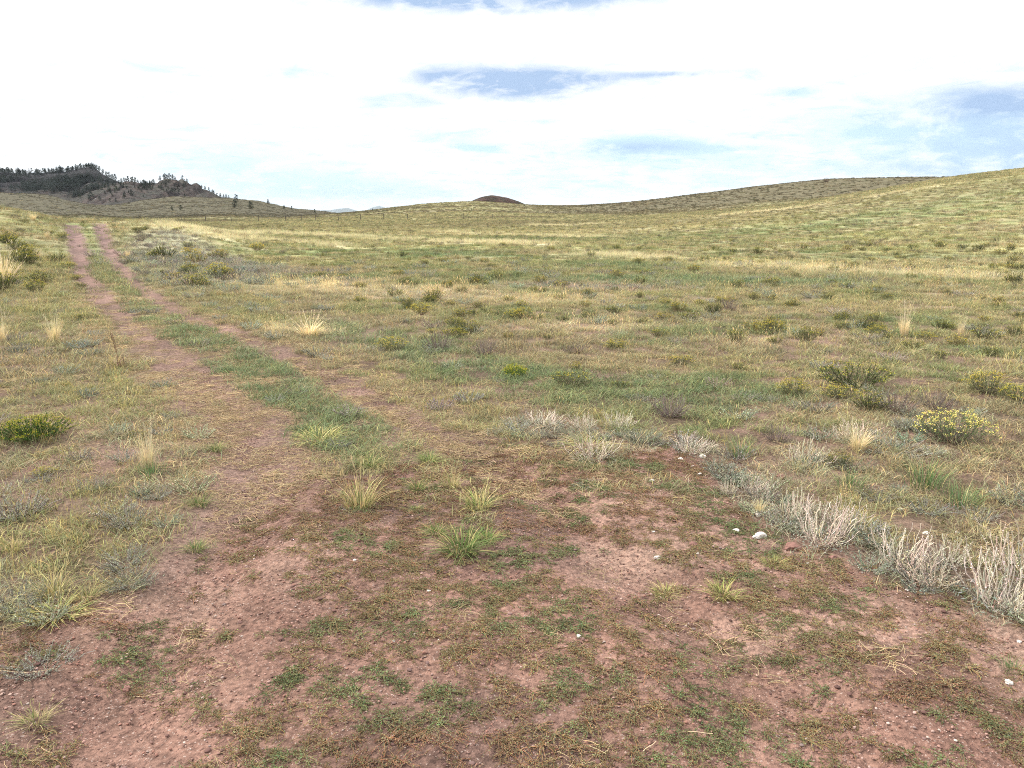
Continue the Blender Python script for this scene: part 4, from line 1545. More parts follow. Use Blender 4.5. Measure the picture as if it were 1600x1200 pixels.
G_RB = 'rabbitbrush shrubs in the meadow'
G_TW = 'pale twiggy sub-shrubs by the track'
G_GT = 'grass tufts near the track'
G_SG = 'grey sage cushions'
NEAR = [
    # yellow and olive shrubs, right side
    ('bright_brush', 'rabbitbrush', 'shrub', 1488, 690, 98, 'bright yellow flowering rabbitbrush, the palest and brightest shrub on the right', G_RB, 1.1),
    ('olive_brush', 'rabbitbrush', 'shrub', 1336, 604, 110, 'big dark olive rabbitbrush with grey brown stems, widest bush of the right meadow', G_RB, 0.62),
    ('yellow_brush', 'rabbitbrush', 'shrub', 1240, 618, 52, 'yellow green rabbitbrush just left of the widest dark bush', G_RB, 1.0),
    ('yellow_brush', 'rabbitbrush', 'shrub', 1312, 622, 62, 'yellow tipped rabbitbrush in front of the widest dark bush', G_RB, 0.7),
    ('olive_brush', 'rabbitbrush', 'shrub', 1358, 640, 60, 'olive rabbitbrush below the widest dark bush, toward the camera', G_RB, 0.8),
    ('yellow_brush', 'rabbitbrush', 'shrub', 1542, 614, 62, 'golden topped rabbitbrush above and right of the bright yellow one', G_RB, 1.0),
    ('yellow_brush', 'rabbitbrush', 'shrub', 1600, 628, 60, 'golden rabbitbrush cut by the right edge of the photo', G_RB, 0.8),
    ('olive_brush', 'rabbitbrush', 'shrub', 1310, 730, 44, 'brown green bushy clump beside the pale twiggy plant at the right verge', G_RB, 1.0),
    ('yellow_brush', 'rabbitbrush', 'shrub', 1064, 570, 40, 'yellow tipped rabbitbrush near the middle of the right meadow', G_RB, 0.8),
    ('yellow_brush', 'rabbitbrush', 'shrub', 1206, 522, 42, 'loose yellow green rabbitbrush standing alone behind the right meadow', G_RB, 1.1),
    ('olive_brush', 'rabbitbrush', 'shrub', 1078, 502, 34, 'small dark rabbitbrush left of the loose yellow green one', G_RB, 0.9),
    ('olive_brush', 'rabbitbrush', 'shrub', 1468, 560, 20, 'tiny dark green shrub of the right meadow, upright', G_RB, 1.1),
    ('olive_brush', 'rabbitbrush', 'shrub', 1548, 556, 26, 'small dark green shrub behind the golden topped rabbitbrush', G_RB, 1.0),
    ('olive_brush', 'rabbitbrush', 'shrub', 1540, 530, 44, 'low olive shrub far right, behind the small dark green one', G_RB, 0.7),
    ('yellow_brush', 'rabbitbrush', 'shrub', 1370, 524, 36, 'dull yellow shrub in a pinkish grass patch on the right', G_RB, 0.8),
    ('olive_brush', 'rabbitbrush', 'shrub', 1154, 578, 26, 'small dark shrub right of the yellow tipped one in mid meadow', G_RB, 0.9),
    ('green_cushion', 'rabbitbrush', 'shrub', 805, 588, 38, 'round dark green rabbitbrush standing alone in the green belt', G_RB, 1.3),
    ('yellow_brush', 'rabbitbrush', 'shrub', 900, 580, 22, 'small upright yellow green shrub right of the round dark green one', G_RB, 1.4),
    ('olive_brush', 'rabbitbrush', 'shrub', 894, 604, 70, 'wide brownish olive shrub below the small upright one in the green belt', G_RB, 0.7),
    ('olive_brush', 'rabbitbrush', 'shrub', 970, 606, 34, 'dark olive shrub at the right end of the brownish clump', G_RB, 0.7),
    ('yellow_brush', 'rabbitbrush', 'shrub', 962, 544, 44, 'flat topped yellow olive shrub in mid meadow beyond the green belt', G_RB, 0.7),
    ('yellow_brush', 'rabbitbrush', 'shrub', 612, 549, 52, 'yellow topped rabbitbrush right of the right wheel track', G_RB, 0.9),
    ('yellow_brush', 'rabbitbrush', 'shrub', 674, 522, 18, 'little yellow tipped shrub behind the grey brush right of the track', G_RB, 1.0),
    ('yellow_brush', 'rabbitbrush', 'shrub', 660, 486, 46, 'yellow crowned low shrub at the left end of the dark row in mid meadow', G_RB, 0.6),
    ('olive_brush', 'rabbitbrush', 'shrub', 738, 494, 28, 'dark olive shrub starting the dark row in mid meadow', G_RB, 0.8),
    ('yellow_brush', 'rabbitbrush', 'shrub', 803, 497, 34, 'broad yellow topped shrub in the centre of the dark row', G_RB, 0.9),
    ('olive_brush', 'rabbitbrush', 'shrub', 775, 492, 26, 'dark low shrub between the two largest of the mid meadow row', G_RB, 0.6),
    ('olive_brush', 'rabbitbrush', 'shrub', 838, 500, 28, 'dark olive shrub right of the broad yellow topped one', G_RB, 0.7),
    ('olive_brush', 'rabbitbrush', 'shrub', 880, 502, 26, 'dark olive shrub near the right end of the mid meadow row', G_RB, 0.8),
    ('olive_brush', 'rabbitbrush', 'shrub', 920, 498, 28, 'last dark shrub at the right end of the mid meadow row', G_RB, 0.8),
    ('olive_brush', 'rabbitbrush', 'shrub', 855, 530, 16, 'tiny dark green shrub below the mid meadow row', G_RB, 1.1),
    ('olive_brush', 'rabbitbrush', 'shrub', 1006, 508, 26, 'dark shrub in open grass right of the mid meadow row', G_RB, 0.9),
    ('yellow_brush', 'rabbitbrush', 'shrub', 1038, 500, 30, 'yellowish shrub beside the dark one right of the mid meadow row', G_RB, 0.8),
    ('green_cushion', 'rabbitbrush', 'shrub', 52, 684, 88, 'low wide lime green cushion shrub with yellow tips on the left verge', G_RB, 0.95),
    ('olive_brush', 'rabbitbrush', 'shrub', 216, 686, 30, 'small olive yellow shrub behind the tall seed stalks on the left', G_RB, 0.9),
    ('yellow_brush', 'rabbitbrush', 'shrub', 104, 604, 16, 'tiny yellow flowered shrub in the brown grass on the left', G_RB, 0.9),
    ('yellow_brush', 'rabbitbrush', 'shrub', 70, 742, 34, 'faded yellow shrublet below the lime green cushion', G_RB, 0.7),
    ('olive_brush', 'rabbitbrush', 'shrub', 202, 412, 12, 'dark small shrub under the blond tuft beside the right wheel track', None, 0.9),
    ('olive_brush', 'rabbitbrush', 'shrub', 126, 450, 20, 'dark green shrub touching the left edge of the left wheel track', G_RB, 0.8),
    ('yellow_brush', 'rabbitbrush', 'shrub', 118, 437, 20, 'yellowish shrub beside the left wheel track, behind the dark one', G_RB, 0.8),
    ('yellow_brush', 'rabbitbrush', 'shrub', 106, 419, 22, 'golden shrub by the left wheel track where it bends', G_RB, 0.8),
    ('olive_brush', 'rabbitbrush', 'shrub', 133, 500, 32, 'low dark green shrub left of the left wheel track', G_RB, 0.6),
    ('olive_brush', 'rabbitbrush', 'shrub', 255, 428, 16, 'dark shrub in grey sage right of the right wheel track', G_RB, 0.8),
    ('olive_brush', 'rabbitbrush', 'shrub', 272, 508, 20, 'small green shrub in the grass strip between the wheel tracks', G_RB, 0.6),
    ('lime_tuft', 'lime_green_patch', 'grass', 920, 696, 100, 'lime yellow low grass patch at the upper edge of the bare soil', None, 0.3),
    ('lime_tuft', 'lime_green_patch', 'grass', 780, 672, 70, 'small lime yellow grass patch where the right track meets bare soil', None, 0.3),
    # grey brush
    ('grey_brush', 'grey_brush', 'shrub', 685, 548, 42, 'dark grey leafless brush right of the yellow topped rabbitbrush', 'grey leafless shrubs', 1.0),
    ('grey_brush', 'grey_brush', 'shrub', 757, 556, 36, 'pinkish grey twiggy brush standing in the green belt', 'grey leafless shrubs', 1.1),
    ('grey_brush', 'grey_brush', 'shrub', 1140, 484, 32, 'grey brown brush far out, above the small dark rabbitbrush', 'grey leafless shrubs', 0.8),
    ('grey_brush', 'grey_brush', 'shrub', 1400, 644, 50, 'brownish grey brush right of the olive one below the widest bush', 'grey leafless shrubs', 0.9),
    ('grey_brush', 'grey_brush', 'shrub', 896, 552, 34, 'grey brush between the round green shrub and the flat topped one', 'grey leafless shrubs', 0.8),
    ('grey_brush', 'grey_brush', 'shrub', 1046, 650, 60, 'purplish grey brush in the verge above the lone pale twiggy bush', 'grey leafless shrubs', 0.8),
    ('grey_brush', 'grey_brush', 'shrub', 1215, 690, 44, 'grey brush in the grass left of the pinkish one on the right', 'grey leafless shrubs', 0.8),
    ('grey_brush', 'grey_brush', 'shrub', 1460, 640, 44, 'thin grey brush behind the bright yellow rabbitbrush', 'grey leafless shrubs', 0.9),
    # twiggy shrubs
    ('twig', 'twiggy_shrub', 'shrub', 928, 716, 84, 'pale pink twiggy bush standing alone on the bare soil edge', G_TW, 0.78),
    ('twig', 'twiggy_shrub', 'shrub', 1284, 848, 92, 'tall pale twiggy bush nearest the large white stone', G_TW, 1.15),
    ('twig', 'twiggy_shrub', 'shrub', 1240, 812, 62, 'pale twiggy bush behind the one nearest the white stone', G_TW, 1.3),
    ('twig', 'twiggy_shrub', 'shrub', 1322, 824, 70, 'pale twiggy bush with dark foot, right of the one nearest the white stone', G_TW, 1.0),
    ('twig', 'twiggy_shrub', 'shrub', 1410, 884, 92, 'thin pinkish twiggy bush at the middle of the right verge', G_TW, 1.0),
    ('twig', 'twiggy_shrub', 'shrub', 1452, 912, 84, 'sprawling open twiggy bush reaching down onto the bare soil', G_TW, 0.8),
    ('twig', 'twiggy_shrub', 'shrub', 1480, 878, 60, 'straw coloured twiggy bush between the sprawling one and the corner bush', G_TW, 1.1),
    ('twig', 'twiggy_shrub', 'shrub', 1562, 946, 112, 'largest tangled twiggy bush in the corner of the right verge', G_TW, 1.2),
    ('twig', 'twiggy_shrub', 'shrub', 1606, 900, 100, 'tall pale twiggy bush cut by the right edge behind the tangled one', G_TW, 1.3),
    ('twig', 'twiggy_shrub', 'shrub', 1600, 962, 70, 'low grey twiggy tangle at the right edge, nearest the camera', G_TW, 0.6),
    ('twig', 'twiggy_shrub', 'shrub', 1138, 772, 30, 'slim pale twiggy plant at the left tip of the right verge', G_TW, 1.4),
    ('twig', 'twiggy_shrub', 'shrub', 1172, 768, 54, 'pinkish twiggy plant right of the slim one at the verge tip', G_TW, 1.0),
    ('twig', 'twiggy_shrub', 'shrub', 1258, 726, 66, 'silvery pink twiggy bush beside the brown green clump', G_TW, 1.0),
    ('twig', 'twiggy_shrub', 'shrub', 850, 664, 64, 'low silvery twiggy plant left of the lone pale bush', G_TW, 0.6),
    ('twig', 'twiggy_shrub', 'shrub', 912, 670, 54, 'pale twiggy plant just behind the lone pale bush', G_TW, 0.8),
    ('twig', 'twiggy_shrub', 'shrub', 968, 668, 56, 'pale green twiggy plant right behind the lone pale bush', G_TW, 0.8),
    ('twig', 'twiggy_shrub', 'shrub', 1082, 706, 62, 'low silver twiggy plant with grey leaves above the pinkish square stone', G_TW, 0.7),
    ('twig', 'twiggy_shrub', 'shrub', 1330, 690, 60, 'pink straw coloured twiggy plant behind the brown green clump', G_TW, 0.9),
    ('twig', 'twiggy_shrub', 'shrub', 1190, 775, 46, 'faint pink twiggy plant before the tall pale bushes', G_TW, 0.8),
    # sage cushions
    ('sage', 'grey_sage', 'shrub', 70, 1046, 104, 'blue grey sage cushion alone on bare soil, lower left', G_SG, 0.8),
    ('sage', 'grey_sage', 'shrub', 208, 916, 82, 'dark grey green sage at the left edge of the bare lane', G_SG, 1.0),
    ('sage', 'grey_sage', 'shrub', 196, 884, 86, 'silvery sage behind the dark sage at the left lane edge', G_SG, 1.0),
    ('sage', 'grey_sage', 'shrub', 24, 806, 96, 'large grey sage clump at the left edge of the photo', G_SG, 1.3),
    ('sage', 'grey_sage', 'shrub', 20, 950, 90, 'grey sage tangle at the left edge, above the lone cushion', G_SG, 1.2),
    ('sage', 'grey_sage', 'shrub', 200, 820, 80, 'pale sage with upright stalks in the left verge', G_SG, 1.4),
    ('sage', 'grey_sage', 'shrub', 142, 764, 56, 'small sage clump up the left verge behind the pale stalked one', G_SG, 1.0),
    ('sage', 'grey_sage', 'shrub', 62, 752, 50, 'grey sage right of a red soil patch on the left', G_SG, 0.9),
    ('sage', 'grey_sage', 'shrub', 266, 654, 34, 'little silver sage halfway up the left verge, near the track', G_SG, 1.0),
    ('sage', 'grey_sage', 'shrub', 240, 776, 60, 'green grey sage close to the left wheel track', G_SG, 1.0),
    ('sage', 'grey_sage', 'shrub', 182, 584, 30, 'dark grey sage at the foot of the dead brown stalk', G_SG, 0.8),
    ('sage', 'grey_sage', 'shrub', 870, 696, 40, 'small blue grey sage left of the lone pale bush', G_SG, 0.8),
    ('sage', 'grey_sage', 'shrub', 1020, 694, 50, 'blue grey sage between the lone pale bush and the low silver one', G_SG, 0.9),
    ('sage', 'grey_sage', 'shrub', 1008, 618, 36, 'grey sage in the green belt beyond the verge', G_SG, 0.7),
    ('sage', 'grey_sage', 'shrub', 1196, 626, 44, 'silver sage in short grass left of the yellow green rabbitbrush', G_SG, 0.9),
    ('sage', 'grey_sage', 'shrub', 778, 598, 26, 'silver sage left of the round dark green rabbitbrush', G_SG, 1.2),
    ('sage', 'grey_sage', 'shrub', 1400, 706, 110, 'wide pale silver sage mat in the right meadow', G_SG, 0.5),
    ('sage', 'grey_sage', 'shrub', 1370, 780, 70, 'blue green sage behind the thin pinkish twiggy bush', G_SG, 0.9),
    ('sage', 'grey_sage', 'shrub', 1450, 800, 70, 'grey green sage behind the sprawling twiggy bush', G_SG, 0.9),
    ('sage', 'grey_sage', 'shrub', 1530, 810, 60, 'blue grey sage behind the tangled corner bush', G_SG, 1.0),
    ('sage', 'grey_sage', 'shrub', 920, 760, 60, 'flat pale sage sprig lying on the bare soil of the right lane', G_SG, 0.3),
    ('sage', 'grey_sage', 'shrub', 525, 800, 46, 'flat grey green sprig below the fanned grass tuft', G_SG, 0.4),
    # grass tufts
    ('tuft', 'grass_tuft', 'grass', 722, 862, 112, 'biggest green grass tuft, alone in the centre of the bare soil', G_GT, 0.9),
    ('tuft', 'grass_tuft', 'grass', 762, 846, 60, 'green tuft joined to the right side of the biggest one', G_GT, 1.0),
    ('tuft', 'grass_tuft', 'grass', 680, 834, 60, 'thin green tuft just behind and left of the biggest one', G_GT, 0.8),
    ('dry_tuft', 'grass_tuft', 'grass', 562, 792, 78, 'yellow green fanned grass tuft at the top of the bare soil', G_GT, 1.1),
    ('tuft', 'grass_tuft', 'grass', 652, 766, 50, 'small green tuft right of the fanned yellow one', G_GT, 1.1),
    ('tuft', 'grass_tuft', 'grass', 650, 796, 34, 'tiny dark green tuft right below the small green one', G_GT, 0.7),
    ('dry_tuft', 'grass_tuft', 'grass', 748, 794, 76, 'low yellowish tuft above the biggest green one', G_GT, 0.7),
    ('dry_tuft', 'grass_tuft', 'grass', 706, 764, 50, 'mixed green and straw tuft between the small green and low yellowish ones', G_GT, 0.9),
    ('lime_tuft', 'grass_tuft', 'grass', 1130, 932, 64, 'pale lime yellow tuft on bare soil at the right', G_GT, 1.1),
    ('lime_tuft', 'grass_tuft', 'grass', 1042, 916, 56, 'faint small yellow tuft left of the lime yellow one', G_GT, 0.7),
    ('lime_tuft', 'grass_tuft', 'grass', 1208, 884, 44, 'little pale tuft up and right of the lime yellow one', G_GT, 0.9),
    ('tuft', 'grass_tuft', 'grass', 306, 858, 50, 'single green tuft on the bare soil of the left lane', G_GT, 1.0),
    ('dry_tuft', 'grass_tuft', 'grass', 84, 930, 62, 'golden long bladed tuft in the lower left verge', G_GT, 1.0),
    ('dry_tuft', 'grass_tuft', 'grass', 136, 936, 42, 'yellow stalked tuft right of the golden long bladed one', G_GT, 0.8),
    ('blond', 'grass_tuft', 'grass', 232, 736, 40, 'slim tuft of tall cream seed stalks on the left', G_GT, 1.6),
    ('green_tuft', 'grass_tuft', 'grass', 238, 744, 60, 'dark green clump at the foot of the tall cream seed stalks', G_GT, 0.8),
    ('tuft', 'grass_tuft', 'grass', 336, 704, 44, 'spiky bluish green tuft by the left wheel track', G_GT, 1.1),
    ('tuft', 'grass_tuft', 'grass', 314, 790, 52, 'yellow green tuft beside the end of the straw covered track', G_GT, 1.0),
    ('dry_tuft', 'grass_tuft', 'grass', 20, 860, 46, 'yellow green tuft at the left edge below the grey sage clump', G_GT, 0.8),
    ('lime_tuft', 'straw_tuft', 'grass', 92, 962, 84, 'small olive straw tuft at the lower edge of the left verge', G_GT, 0.5),
    ('tuft', 'grass_tuft', 'grass', 576, 728, 60, 'green tuft with a long dry stalk where the middle strip ends', G_GT, 1.0),
    ('tuft', 'grass_tuft', 'grass', 668, 724, 54, 'bluish green tuft with a leaning stalk near the middle strip end', G_GT, 1.0),
    ('lime_tuft', 'grass_tuft', 'grass', 500, 690, 90, 'yellowish clump across the end of the middle grass strip', G_GT, 0.6),
    ('green_tuft', 'grass_tuft', 'grass', 1158, 712, 60, 'deep green clump left of the silvery pink twiggy bush', G_GT, 0.9),
    ('green_tuft', 'grass_tuft', 'grass', 1330, 762, 60, 'bright green clump below the brown green bushy clump', G_GT, 0.9),
    ('green_tuft', 'grass_tuft', 'grass', 1446, 760, 80, 'long green grass clump behind the sprawling twiggy bush', G_GT, 0.9),
    ('green_tuft', 'grass_tuft', 'grass', 1500, 790, 70, 'green grass clump at the far right verge', G_GT, 0.9),
    ('green_tuft', 'grass_tuft', 'grass', 1580, 1046, 36, 'small dark green tuft on bare soil near the right edge', G_GT, 0.8),
    ('dry_tuft', 'grass_tuft', 'grass', 56, 1134, 50, 'scraggly dry yellow tuft in the bottom left corner', G_GT, 0.6),
    # blond clumps
    ('blond', 'straw_tuft', 'grass', 8, 444, 48, 'bright blond grass clump at the left edge beyond the brown grass', 'blond straw clumps', 0.9),
    ('blond', 'straw_tuft', 'grass', 4, 536, 22, 'tall narrow blond tuft at the left edge, nearer than the bright clump', 'blond straw clumps', 1.7),
    ('blond', 'straw_tuft', 'grass', 60, 404, 12, 'small blond tuft left of the far wheel tracks', 'blond straw clumps', 1.2),
    ('blond', 'straw_tuft', 'grass', 200, 404, 12, 'small bright blond tuft right of the right wheel track', 'blond straw clumps', 1.2),
    ('blond', 'straw_tuft', 'grass', 74, 372, 12, 'little pale tuft on the rise left of the tracks', 'blond straw clumps', 1.0),
    ('blond', 'straw_tuft', 'grass', 86, 536, 28, 'thin pale upright tuft in the brown grass on the left', 'blond straw clumps', 1.4),
    ('blond', 'straw_tuft', 'grass', 484, 526, 66, 'wide pinkish straw clump right of the right wheel track', 'blond straw clumps', 0.4),
    ('blond', 'straw_tuft', 'grass', 1412, 526, 26, 'pale standing tuft in the right meadow', 'blond straw clumps', 1.4),
    ('blond', 'straw_tuft', 'grass', 1500, 528, 16, 'narrow pale tuft right of the pale standing one', 'blond straw clumps', 1.8),
    ('blond', 'straw_tuft', 'grass', 1186, 800, 30, 'thin reddish straw tuft at the tip of the tall pale bushes', 'blond straw clumps', 0.7),
    ('blond', 'straw_tuft', 'grass', 1340, 704, 50, 'pinkish blond grass clump behind the silvery pink bush', 'blond straw clumps', 0.7),
    ('blond', 'straw_tuft', 'grass', 52, 344, 14, 'pale tuft on the crest, farther left than the tracks', 'blond straw clumps', 0.8),
]
for row in NEAR:
    key, name, cat, px, py, w, lab, grp, hs = row
    colr = None
    if key == 'twig':
        kb = random.uniform(0.85, 1.1)
        colr = (kb * random.uniform(0.98, 1.04), kb * 0.97, kb * random.uniform(0.9, 0.97))
    if 'dark' in lab and key == 'olive_brush':
        colr = (0.72, 0.78, 0.7)
    if key in ('olive_brush', 'yellow_brush', 'bright_brush'):
        hs *= 0.8
        w *= 0.9
    if key == 'twig':
        hs *= 0.74
        w *= 0.9
    if key == 'sage':
        w *= 0.78
    if key == 'green_cushion' and px < 100:
        colr, hs = (0.75, 0.75, 0.8), 0.8
    place(key, name, cat, px, py, w, lab, grp, hs, colr)

# more of the same standing in the middle distance, each its own object
random.seed(21)


def spread(n, box, key, name, cat, wm, label, group, hs=(0.7, 1.1), cols=None, ok=None):
    done, tries = 0, 0
    while done < n and tries < n * 20:
        tries += 1
        px = random.uniform(box[0], box[2])
        py = random.uniform(box[1], box[3])
        if ok and not ok(px, py):
            continue
        k = random.choice(cols) if cols else None
        o = place(random.choice(key), name, cat, px, py, 0, label[0], group, random.uniform(*hs), k, wm=random.uniform(*wm))
        counted(o, *label)
        done += 1


DK = [(0.6, 0.66, 0.6), (0.8, 0.85, 0.7), (1.0, 1.0, 0.9), (1.25, 1.12, 0.9)]
right_of = lambda px, py: px > 300 + (py - 380) * 2.6
spread(60, (560, 468, 1600, 545), ['olive_brush', 'olive_brush', 'yellow_brush'], 'rabbitbrush', 'shrub', (0.14, 0.30),
       ('small olive shrub', 'of those dotted around the dark mid meadow row'), 'small shrubs around the dark row', (0.6, 1.0), DK, right_of)
spread(70, (430, 412, 1600, 470), ['olive_brush'], 'rabbitbrush', 'shrub', (0.18, 0.38),
       ('small dark shrub', 'of those between mid meadow and straw bands'), 'small shrubs below the straw bands', (0.6, 1.0), DK, right_of)
spread(40, (620, 384, 1600, 412), ['olive_brush'], 'rabbitbrush', 'shrub', (0.25, 0.5),
       ('tiny dark shrub', 'of those at the foot of the slope'), 'tiny shrubs at the slope foot', (0.6, 1.0), DK, right_of)
spread(16, (0, 352, 105, 470), ['olive_brush', 'yellow_brush'], 'rabbitbrush', 'shrub', (0.3, 0.7),
       ('small olive shrub', 'on the rise left of the wheel tracks'), 'shrubs left of the tracks', (0.6, 0.9), DK)
spread(30, (205, 352, 420, 450), ['olive_brush', 'yellow_brush', 'grey_brush'], 'rabbitbrush', 'shrub', (0.3, 0.7),
       ('low shrub in grey sage', 'of those right of the wheel tracks'), 'shrubs right of the tracks', (0.5, 0.9), DK, lambda px, py: px > 190 + (py - 350) * 0.8)


# ------------------------------------------------------------------ dead stalk
def dead_stalk():
    root = link(bpy.data.objects.new('dead_stalk', None))
    x, y, _ = raycast([182], [576])
    x, y = float(x[0]), float(y[0])
    d = math.hypot(x, y)
    root.location = (x, y, float(terrain(np.array([x]), np.array([y]))[0]))
    H = 50 / FPX * d
    k = 8
    t = np.linspace(0, 1, k)
    P = np.stack([0.02 * np.sin(t * 4), 0.01 * np.cos(t * 3), H * t], -1)[None]
    g = Geo()
    g.add(*_r(tubes(P, np.linspace(0.004, 0.002, k)[None], np.array([[0.26, 0.18, 0.12]]), 6)))
    mesh_obj('stem', g.mesh('stem', M_WOODY, True), root)
    g = Geo()
    n = 260
    tt = 0.45 + 0.55 * RNG.random(n)
    a = RNG.random(n) * 6.283
    rad = 0.010 * (0.6 + 0.6 * vnoise(tt * 9, tt * 0, 4))
    pos = np.stack([0.02 * np.sin(tt * 4) + np.cos(a) * rad * 0.4, np.sin(a) * rad * 0.4, H * tt], -1)
    D = np.stack([np.cos(a), np.sin(a), np.full(n, 0.6)], -1)
    g.add(*_r(leaves(pos, D, jit(n, 0.008, 0.018), jit(n, 0.004, 0.008), np.array((0.30, 0.20, 0.13)) * shade(n, 0.6, 1.3))))
    mesh_obj('seed_spike', g.mesh('seed_spike', M_WOODY), root)
    g = Geo()
    n = 30
    b = np.stack([RNG.normal(0, 0.03, n), RNG.normal(0, 0.03, n), np.zeros(n)], 1)
    g.add(*_r(strips(b, RNG.random(n) * 6.283, jit(n, 0.3, 1.2), jit(n, 0.06, 0.2), jit(n, 0.006, 0.014), np.array((0.33, 0.24, 0.15)) * shade(n), None, 4, None, 0.4, 0.05)))
    mesh_obj('withered_leaf', g.mesh('withered_leaf', M_WOODY), root)
    tag(root, 'dead brown upright seed stalk in the grass left of the tracks', 'plant')


dead_stalk()

# ------------------------------------------------------------------ stones
WS = [(1190, 838, 26, 'largest white stone, two lobed, before the tall twiggy bushes'),
      (1184, 808, 13, 'pointed white stone standing behind the largest one'),
      (1150, 829, 15, 'flat white stone just left of the largest one'),
      (1028, 870, 15, 'white stone on bare soil, lowest of those left of the largest'),
      (1021, 833, 8, 'small white chip above the stone on bare soil'),
      (1018, 752, 10, 'round white stone left of the slim pale twiggy plant'),
      (1065, 718, 12, 'pinkish white squarish stone under the low silver bush'),
      (1098, 714, 15, 'long flat cream stone right of the squarish one'),
      (1082, 728, 7, 'pale chip below the squarish stone'),
      (1094, 742, 10, 'cream stone with a yellowish side, below the long flat one'),
      (904, 993, 10, 'white chip in the lower right lane'),
      (896, 1008, 6, 'pale chip just under the white chip of the lower right lane'),
      (1576, 1068, 14, 'white stone near the right edge, lower corner'),
      (1592, 1004, 8, 'small white stone at the right edge above the lower corner one'),
      (1446, 834, 12, 'white stone among the twiggy bushes of the right verge'),
      (1406, 796, 10, 'white stone in the grass behind the thin pinkish bush'),
      (1496, 832, 8, 'tan white stone between twiggy bushes, right of the whiter one'),
      (1418, 923, 8, 'white flake on the bare strip under the sprawling bush'),
      (554, 876, 7, 'little white chip left of the biggest grass tuft'),
      (670, 924, 8, 'cream chip below the biggest grass tuft'),
      (615, 1000, 6, 'tiny white chip in the central weeds'),
      (686, 1000, 5, 'tiny cream chip right of the tiny white one'),
      (230, 344, 3, 'tiny far white stone on the crest right of the tracks'),
      (285, 386, 3, 'tiny white stone in the grey sage right of the tracks'),
      (1090, 868, 6, 'little white chip right of the stone on bare soil'),
      (1262, 880, 7, 'pale stone chip under the tall pale bushes')]
RS = [(1240, 856, 30, 'flat dark red stone left of the foot of the tall pale bush'),
      (1302, 876, 20, 'dark red brown stone on the soil below the twiggy bushes'),
      (170, 1062, 10, 'small pink pebble on the bare soil, lower left'),
      (196, 1066, 16, 'flat pink stone flake right of the small pink pebble'),
      (1386, 700, 14, 'reddish stone under the right meadow grass'),
      (1222, 748, 20, 'rust coloured stone in the verge beside the pinkish plants'),
      (1084, 854, 18, 'flat tan pink stone on the weeds left of the largest white stone')]


def stone(name, px, py, w, label, mat, seed, cat, group):
    x, y, _ = raycast([px], [py])
    x, y = float(x[0]), float(y[0])
    d = math.sqrt(x * x + y * y + 2.5)
    s = w / FPX * d * 0.42
    g = Geo()
    V, F = blob(0, 0, 0, s, s * 0.75, s * 0.58, seed, 3, 0.5)
    g.add(V, None, F)
    if 'two lobed' in label:
        V, F = blob(-s * 1.0, -s * 0.1, -s * 0.12, s * 0.55, s * 0.5, s * 0.32, seed + 1, 3, 0.5)
        g.add(V, None, F)
    o = mesh_obj(name, g.mesh(name, mat), None)
    z = float(terrain(np.array([x]), np.array([y]))[0])
    o.location = (x, y, z + s * 0.12)
    o.rotation_euler = (random.uniform(-0.2, 0.2), random.uniform(-0.2, 0.2), random.uniform(-0.5, 0.5))
    if 'pointed' in label:
        o.rotation_euler = (0, 1.2, 0.4)
    tag(o, label, cat, group)


for i, (px, py, w, lab) in enumerate(WS):
    stone('white_stone', px, py, w, lab, M_WHITE, 100 + i, 'stone', 'white stones')
for i, (px, py, w, lab) in enumerate(RS):
    stone('red_stone', px, py, w, lab, M_RED, 300 + i, 'stone', 'reddish stones')

# lying straws
for i, (px, py, L, a, lab) in enumerate([
        (240, 1074, 62, 0.05, 'long dry straw lying on the pink soil, lower left'),
        (282, 992, 16, 1.3, 'short upright dry straw in the left lane'),
        (1085, 1152, 60, -0.1, 'long dry straw lying in the weeds near the bottom centre'),
        (1015, 1170, 36, 0.8, 'bent dry straw left of the long one near the bottom centre'),
        (36, 1054, 90, 0.0, 'thin grey straw under the lone sage cushion'),
        (700, 858, 60, 0.35, 'pale dry blade sticking out left of the biggest tuft')]):
    x, y, _ = raycast([px], [py])
    x, y = float(x[0]), float(y[0])
    z = float(terrain(np.array([x]), np.array([y]))[0])
    L = L / FPX * math.hypot(x, y)
    t = np.linspace(-0.5, 0.5, 9)
    P = np.stack([L * t, 0.05 * L * np.sin(t * 5 + i), 0.006 + 0.06 * L * (t + 0.5) ** 2 + (L * (t + 0.5) if 'upright' in lab else 0)], -1)[None]
    g = Geo()
    g.add(*_r(tubes(P, np.linspace(0.0017, 0.001, 9)[None], np.array([[0.55, 0.42, 0.27]]), 5)))
    o = mesh_obj('dry_straw', g.mesh('dry_straw', M_WOODY, True))
    o.location = (x, y, z)
    o.rotation_euler = (0, 0, a)
    tag(o, lab, 'straw', 'loose dry straws')


